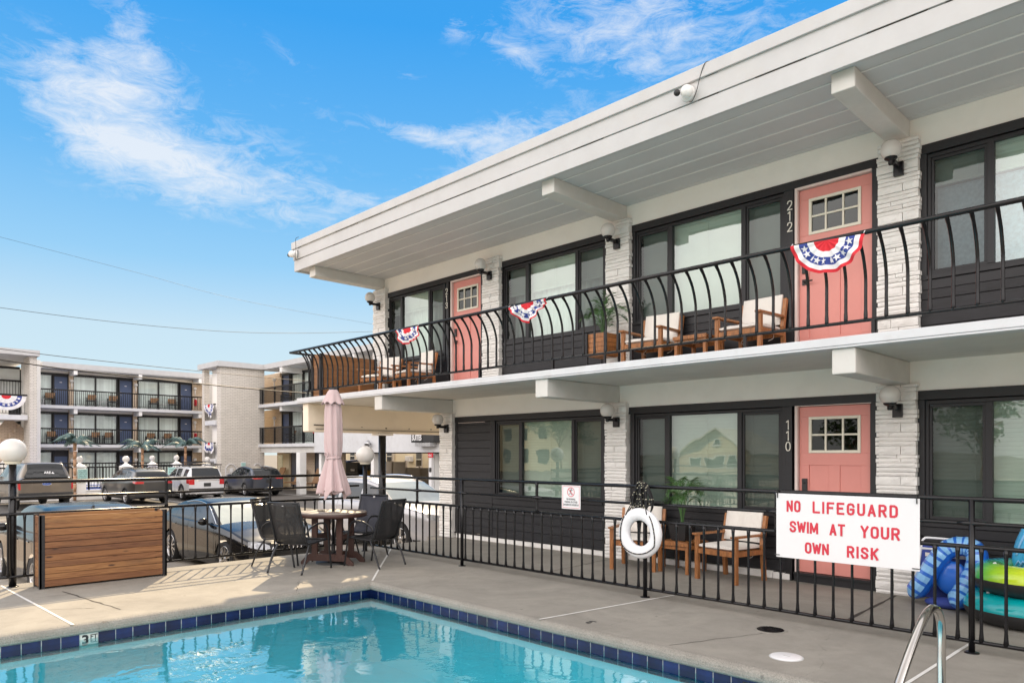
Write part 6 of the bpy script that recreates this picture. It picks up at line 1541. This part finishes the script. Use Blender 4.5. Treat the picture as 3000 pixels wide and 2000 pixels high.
def place_far(src,loc,rz,label):
    if src is None:
        g=MB(); far_chair(g); o=g.build('balcony_chair',[M['brownseat'],M['frame']]); 
    else: o=src.copy(); COL.objects.link(o)
    o.location=loc; o.rotation_euler=(0,0,rz); tag(o,label,'chair','brown chairs on the far motel balconies'); return o
fc=place_far(None,(-55.75,11.55,4.80),R(75),'far top floor balcony chair beside the left brick pier')
for y,z,l in ((14.0,4.80,'far top floor chair in the middle bay, left one of the pair'),(15.35,4.80,'far top floor chair in the middle bay, next to the blue door'),(18.05,4.80,'far top floor chair in the right bay, left one of the pair'),(19.4,4.80,'far top floor chair in the right bay, next to the blue door'),
              (11.65,2.22,'far second floor chair beside the left brick pier, behind the lamp post'),(14.2,2.22,'far second floor chair behind the leftmost metal palm crown'),(15.05,2.22,'far second floor chair in the middle bay next to the blue door'),(17.85,2.22,'far second floor chair in the right bay, left one of the pair'),(19.0,2.22,'far second floor chair in the right bay, right one of the pair')): place_far(fc,(-55.75,y,z),R(rnd.uniform(60,85)),l)
place_far(fc,(-45.9,22.1,LOT+.22),R(100),'lone brown chair at the ground floor left of the tan chaise lounges')
place_far(fc,(-43.0,22.2,2.22),R(-20),'brown balcony chair on the right wing second floor')
place_far(fc,(-43.6,22.2,4.78),R(-20),'brown balcony chair on the right wing top floor')
TB='small tables on the far motel balconies'
for y,z,l in ((10.95,4.80,'small white table on the far top floor beside the left pier'),(14.7,4.80,'small white table between the two chairs of the top middle bay'),(18.75,4.80,'small white table between the two chairs of the top right bay'),(18.45,2.22,'small white table between the two chairs of the second floor right bay')):
    o=MB().box(-.22,-.22,.38,.22,.22,.42).box(-.2,-.2,0,-.16,-.16,.38).box(.16,-.2,0,.2,-.16,.38).box(-.2,.16,0,-.16,.2,.38).box(.16,.16,0,.2,.2,.38).build('balcony_table',M['signwhite']); o.location=(-55.6,y,z); tag(o,l,'table',TB)
for z,l in ((4.80,'red fire extinguisher on the far motel top floor'),(2.22,'red fire extinguisher on the far motel second floor')):
    s=thing('fire_extinguisher',l,'extinguisher',(-56.1,21.2,z+.45)); MB().lathe([(0,0),(.09,0),(.09,.42),(.05,.5),(0,.5)],s.location,12).build('cylinder',M['red'],s,True); MB().box(-56.13,21.16,z+.95,-56.07,21.26,z+1.05).build('valve',M['signwhite'],s,True)
GF='large buntings hung on the far motel'
bunting('half round bunting on the far left stair landing rail',(-52.28,7.55,5.10),(-52.28,9.60,5.10),.88,(1,0,0),GF,0,5,ns_=8,bands=[(0,.24,2),(.24,.54,1),(.54,.78,0),(.78,1.0,1)])
bunting('upper gathered bunting in the far stair tower opening',(-47.2,18.38,4.75),(-45.75,18.38,4.75),.75,(0,-1,0),GF,0,6,curl=.12,ns_=6,bands=[(0,.24,2),(.24,.54,1),(.54,.78,0),(.78,1.0,1)])
bunting('lower gathered bunting in the far stair tower opening',(-47.2,18.38,2.30),(-45.75,18.38,2.30),.78,(0,-1,0),GF,0,7,curl=.12,ns_=6,bands=[(0,.24,2),(.24,.54,1),(.54,.78,0),(.78,1.0,1)])
# beach towels and float on the right wing rail
s=thing('hanging_towels','red and yellow towels hung over the right wing rail','towels',(-37.2,21.06,2.9)); g=MB()
for k,(mi) in enumerate((0,1,0,2,1,0)): g.grid(lambda u,v:Vector((-38.0+k*.28+u*.30,21.05-.03*sin(u*8+k),3.24-v*(.45+.2*(k%3)))),6,5,mi=mi)
g.build('towel_cloth',[M['red'],M['yellow'],M['leaf']],s,True,solid=.02,rec=False)
# panels and signs on the tower wall
def trellis(y,label):
    t=thing('lattice_panel',label,'lattice panel',(-44.95,y,-.3),0,'white arched lattice panels on the tower'); g=MB()
    def arch(s): return 1.25-.30*(abs(s)/.34)**2*.9
    g.beam((0,-.34,-.4),(0,-.34,.98),.05,.05); g.beam((0,.34,-.4),(0,.34,.98),.05,.05)
    pts=[(0,-.34+.68*i/14,arch(-.34+.68*i/14)+.0) for i in range(15)]; g.tube(pts,.03,6); g.box(-.02,-.34,.62,.02,.34,.66)
    g.build('frame',M['signwhite'],t); g=MB()
    for k in range(-14,18):
        for s in (1,-1):
            a=Vector((0,-.34,k*.11)); b=Vector((0,.34,k*.11+s*.68)); lo,hi=-.4,.62
            pts=[p for p in (a.lerp(b,i/20) for i in range(21)) if lo<=p.z<=hi]
            if len(pts)>1: g.beam(pts[0],pts[-1],.012,.022,0,(1,0,0))
    for k in range(5): g.beam((0,-.24+k*.12,.66),(0,-.15+k*.075,.66+.30),.012,.03,0,(1,0,0))
    g.build('lattice',M['signwhite'],t); return t
t=trellis(19.18,'left white arched lattice panel on the brick tower'); MB().box(.02,-.1,.72,.04,.1,.98).build('medallion',M['signwhite'],t)
t=trellis(20.92,'right white arched lattice panel with a dark plaque'); MB().box(.02,-.12,.70,.05,.12,.88).build('plaque',M['plastic'],t)
s=thing('notice_sign','small pale teal notice on the brick tower wall','sign',(-44.97,20.0,.86)); g=MB(); 
for k in range(3): g.box(-44.99,19.86,.66+k*.125,-44.95,20.14,.76+k*.125)
g.build('notice_panel',M['teal'],s,True); MB().box(-45.0,19.84,.64,-44.99,20.16,1.06).build('notice_back',M['signwhite'],s,True)
# the far pool: low wall, railing, pillars, palms, signs
PXF=-41.5
s=thing('low_wall','low white pool wall across the parking lot','wall',(PXF,13,LOT)); MB().box(PXF-.25,6.0,LOT,PXF,17.2,-.32).build('wall_body',M['stucco'],s,True); MB().box(PXF-.28,6.0,-.32,PXF+.04,17.2,-.27).build('coping',M['white'],s,True)
s=thing('pool_railing','black railing on the low white wall of the far pool','railing',(PXF,13,-.27))
for y0,y1,zt in ((6.0,9.75,.92),(10.1,11.9,.92),(12.3,17.2,.99)): MB().box(PXF-.16,y0,zt-.06,PXF-.10,y1,zt).build('top_rail',M['iron'],s,True); MB().box(PXF-.15,y0,-.2,PXF-.11,y1,-.17).build('bottom_rail',M['iron'],s,True)
g=MB(); y=6.05
while y<17.2: g.box(PXF-.142,y-.011,-.2,PXF-.118,y+.011,.9); y+=.142
for y in (7,9.0,10.35,11.0,13.0,15.2): g.box(PXF-.16,y-.035,-.27,PXF-.09,y+.035,.92)
b_=g.build('baluster',M['iron'],s,True); b_['kind']='stuff'
s=thing('pool_railing','farther black railing with a dark lattice top behind the far pool','railing',(-46.5,13,-.4))
MB().box(-46.53,7,1.0,-46.47,18,1.08).build('top_rail',M['iron'],s,True); MB().box(-46.53,7,.80,-46.47,18,.86).build('second_rail',M['iron'],s,True)
g=MB(); y=7
while y<18: g.box(-46.51,y-.014,-.6,-46.49,y+.014,1.0); y+=.17
b_=g.build('baluster',M['iron'],s,True); b_['kind']='stuff'
struct(MB().box(-54.5,5,LOT,-41.75,18.3,-.42),'far_pool_deck',M['sidewalk']); struct(MB().box(-52,8,-.43,-44.0,16,-.415),'far_pool_water',M['binblue'])
def pillar(x,y,zc,k,label,pink=False):
    t=thing('globe_pillar',label,'lamp pillar',(x,y,LOT),0,'white globe pillars round the far pool'); 
    MB().box(x-.24*k,y-.24*k,LOT,x+.24*k,y+.24*k,zc-.42*k).build('pillar_shaft',M['stucco'],t,True)
    g=MB(); g.lathe([(.0,zc-.42*k),(.32*k,zc-.42*k),(.33*k,zc-.36*k),(.2*k,zc-.30*k),(.12*k,zc-.25*k),(.07*k,zc-.19*k),(.08*k,zc-.12*k)],(x,y,0),20); g.build('pillar_cap',M['white'],t,True)
    MB().sphere((x,y,zc),.165*k,20,14).build('globe',M['globe'],t,True)
pillar(-41.62,9.93,1.30,1.0,'globe pillar just right of the leftmost metal palm'); pillar(-41.62,12.1,1.30,1.08,'globe pillar rising behind the dark grey SUV'); pillar(-46.5,14.98,1.32,1.0,'globe pillar farther back between the two right palms'); pillar(-46.5,16.4,1.34,1.0,'globe pillar farther back left of the rightmost palm trunk'); pillar(-41.62,16.38,1.27,.95,'globe pillar behind the white SUV roof basket')
def metal_palm(x,y,zt,n,span,seed,label,lit=0):
    t=thing('metal_palm',label,'artificial palm',(x,y,LOT),0,'artificial metal palms round the far pool'); q=random.Random(seed)
    g=MB(); k=7
    for i in range(k):
        z0=LOT+(zt-LOT)*i/k; z1=LOT+(zt-LOT)*(i+1)/k; g.tube([(x,y,z0),(x,y,z1-.02)],[.07,.086],10)
    g.build('trunk',M['mettrunk'],t,True)
    g=MB()
    for i in range(n):
        a=2*PI*i/n+q.uniform(-.2,.2); L=span*q.uniform(.8,1.15); up=q.uniform(.18,.72); d=Vector((cos(a),sin(a),0)); sd=Vector((-sin(a),cos(a),0)); N=13
        sp=[Vector((x,y,zt))+d*(L*u)+Vector((0,0,up*sin(min(1,u*1.25)*PI*.62)-.42*u*u)) for u in [j/N for j in range(N+1)]]
        g.tube(sp,.015,5)
        for j in range(1,N):
            for s in (1,-1):
                w=.25*sin(PI*min(1,.12+.86*j/N))
                for o in (0,.5):
                    p=sp[j].lerp(sp[j+1],o); q0=(sp[j+1]-sp[j])*.34; g.poly([p-q0,p+q0,p+sd*s*w*.55+d*(.06+.05*o)-Vector((0,0,w*.22)),p+sd*s*w*q.uniform(.85,1.1)+d*.15-Vector((0,0,w*q.uniform(.6,.95)))])
    g.build('crown',M['metleaf'],t,True,rec=False)
metal_palm(-41.2,9.62,2.15,10,1.05,4,'leftmost metal palm with a copper trunk beside the pickup'); metal_palm(-43.5,13.5,1.95,10,1.2,8,'middle metal palm with drooping teal leaves'); metal_palm(-43.5,15.85,2.05,9,1.25,15,'rightmost metal palm with one long leaf pointing up')
def lot_sign(y0,y1,z0,z1,label,lines):
    s=thing('parking_sign',label,'sign',(PXF+.28,(y0+y1)/2,z0)); MB().box(PXF+.25,y0,z0,PXF+.28,y1,z1).build('sign_panel',M['teal'],s,True); g=MB(); n=len(lines); h=(z1-z0)/(n+.6)
    for k,tx in enumerate(lines):
        me=text_mesh(tx,1,.0,bold=.01); xs=[v.co.x for v in me.vertices]; W0=max(xs)-min(xs); sx=min((y1-y0)*.86/W0,h*1.0); g.mesh(me,frame_m((PXF+.283,(y0+y1)/2-sx*W0/2,z1-h*(k+1.05)),(0,sx,0),(0,0,h*.95),(1,0,0)))
    g.build('sign_lettering',M['rimdark'],s,True,rec=False)
lot_sign(9.76,10.18,.18,.80,'pale teal customer parking sign on the far pool railing',['CUSTOMER','PARKING','CARS WILL BE','TOWED AWAY','AT OWNERS','EXPENSE'])
lot_sign(14.1,14.75,.45,.84,'second pale teal parking sign half hidden by the white SUV',['CUSTOMER','PARKING'])
s=thing('rules_board','pale pink notice board low on the far pool railing','sign',(PXF+.03,10.0,-.1)); MB().box(PXF,9.9,-.22,PXF+.03,10.18,.14).build('board',M['casing'],s,True); MB().box(PXF+.03,9.95,-.05,PXF+.034,10.13,-.01).build('print',M['number'],s,True)
# deck chairs on the far pool terrace (blue and white)
for k,y in enumerate((9.2,10.55,11.05,11.55)):
    s=thing('pool_lounger',['blue and white pool lounger nearest the pickup','blue and white pool lounger right of the teal sign','blue and white pool lounger second right of the teal sign','blue and white pool lounger left of the dark grey SUV'][k],'lounger',(-43.0,y,-.42),0,'blue and white pool loungers'); MB().obox((0,0,.30),(1.2,.42,.05)).build('frame',M['signwhite'],s); MB().obox((.1,0,.345),(.7,.36,.03)).build('sling',M['binblue'],s); MB().obox((-.62,0,.45),(.5,.42,.05),(0,R(50),0)).build('backrest',M['signwhite'],s)
# ================================================================ overhead wires
def wire(pts,r_,label):
    s=thing('overhead_wire',label,'wire',pts[0],0,'overhead utility wires'); MB().tube(bez([tuple(Vector(p)-Vector(pts[0])) for p in pts],10),r_,5).build('cable',M['plastic'],s)
wire([(-30,-2,5.55),(-30,4.74,5.19),(-30,7.9,5.06),(-30,14.2,4.92),(-30,22,4.9)],.012,'upper of the two dark wires crossing the far motel')
wire([(-30,-2,5.5),(-30,4.74,4.82),(-30,7.9,4.60),(-30,13.9,4.38),(-30,22,4.3)],.024,'thick lower wire crossing the far motel')
wire([(-30,-2,6.9),(-30,4.74,6.61),(-30,10.4,6.62),(-30,15.5,7.0),(-30,24,8.2)],.009,'thin wire high across the open sky')
wire([(-30,-2,9.7),(-30,4.74,9.04),(-30,9,8.6),(-30,14,8.1),(-30,24,7.9)],.005,'faint topmost wire in the blue sky')
# ================================================================ street behind the camera (seen in the window panes)
def gable_house(x,y,label):
    h=thing('street_house',label,'house',(x,y,LOT)); MB().box(-4.4,-4,0,4.4,4,2.5).build('wall',M['tanwall'],h); g=MB(); g.prism([(-4.4,2.5),(4.4,2.5),(0,5.1)],(0,3.9,0),(1,0,0),(0,0,1),(0,-1,0),7.8); g.build('gable',M['lemon'],h)
    g=MB()
    for s in (1,-1): g.beam((0,0,5.16),(s*4.9,0,2.3),8.6,.16,0,(0,0,1))
    g.build('roof',M['greybrick'],h)
    for xx,w in ((-2.3,.55),(0,1.1),(2.3,.55)): w_=MB().box(xx-w-.1,4.0,.7,xx+w+.1,4.06,2.1).build('window',M['signwhite'],h); MB().box(xx-w,4.06,.8,xx+w,4.07,2.0).build('pane',M['cglass'],w_)
    w_=MB().box(-.4,3.93,3.2,.4,3.98,4.1).build('window',M['signwhite'],h); MB().box(-.3,3.98,3.3,.3,3.99,4.0).build('pane',M['cglass'],w_)
gable_house(-41,-58,'yellow gabled house across the street behind the viewer')
h=thing('apartment_block','pale three storey block across the street behind the viewer','building',(-73,-58,LOT)); MB().box(-11,-6,0,11,6,9.5).build('wall',M['lemon'],h)
for i in range(6):
    for k in range(3): MB().box(-9.6+i*3.4,6.0,1.2+k*3,-8.4+i*3.4,6.06,2.8+k*3).build('window',M['cglass'],h)
def tree(x,y,hh,seed,label):
    t=thing('street_tree',label,'tree',(x,y,LOT),0,'trees along the street behind the viewer'); q=random.Random(seed); g=MB(); g.tube([(0,0,0),(.1,0,hh*.3),(0,.1,hh*.55)],[.22,.17,.08],8); 
    for k in range(6): a=k*1.05; g.tube([(0,0,hh*.35),(cos(a)*hh*.16,sin(a)*hh*.16,hh*.6)],[.09,.03],6)
    g.build('trunk',M['brownboard'],t); g=MB()
    cl=[(Vector((q.gauss(0,hh*.17),q.gauss(0,hh*.17),hh*q.uniform(.45,.92))),q.uniform(.10,.2)*hh) for _ in range(13)]
    for c,r_ in cl:
        for _ in range(170):
            d=Vector((q.gauss(0,1),q.gauss(0,1),q.gauss(0,1))).normalized()*r_*q.uniform(.5,1.05); p=c+d; a=Vector((q.gauss(0,1),q.gauss(0,1),q.gauss(0,1))).normalized(); b=a.cross(Vector((0,0,1))).normalized(); w=.13
            g.poly([p-a*w*1.4,p+b*w,p+a*w*1.4,p-b*w])
    g.build('crown',M['tree'],t,rec=False)
tree(-25,-50,7.5,1,'leafy tree right of the yellow house behind the viewer'); tree(-61,-51,9,2,'tall leafy tree beside the pale block behind the viewer'); tree(-14,-47,8,3,'broad leafy tree farther along the street'); tree(-4,-44,7,4,'low leafy tree at the end of the street'); tree(8,-45,8,5,'leafy tree behind the right window reflections'); tree(19,-46,9,6,'leafy tree at the far right of the street')
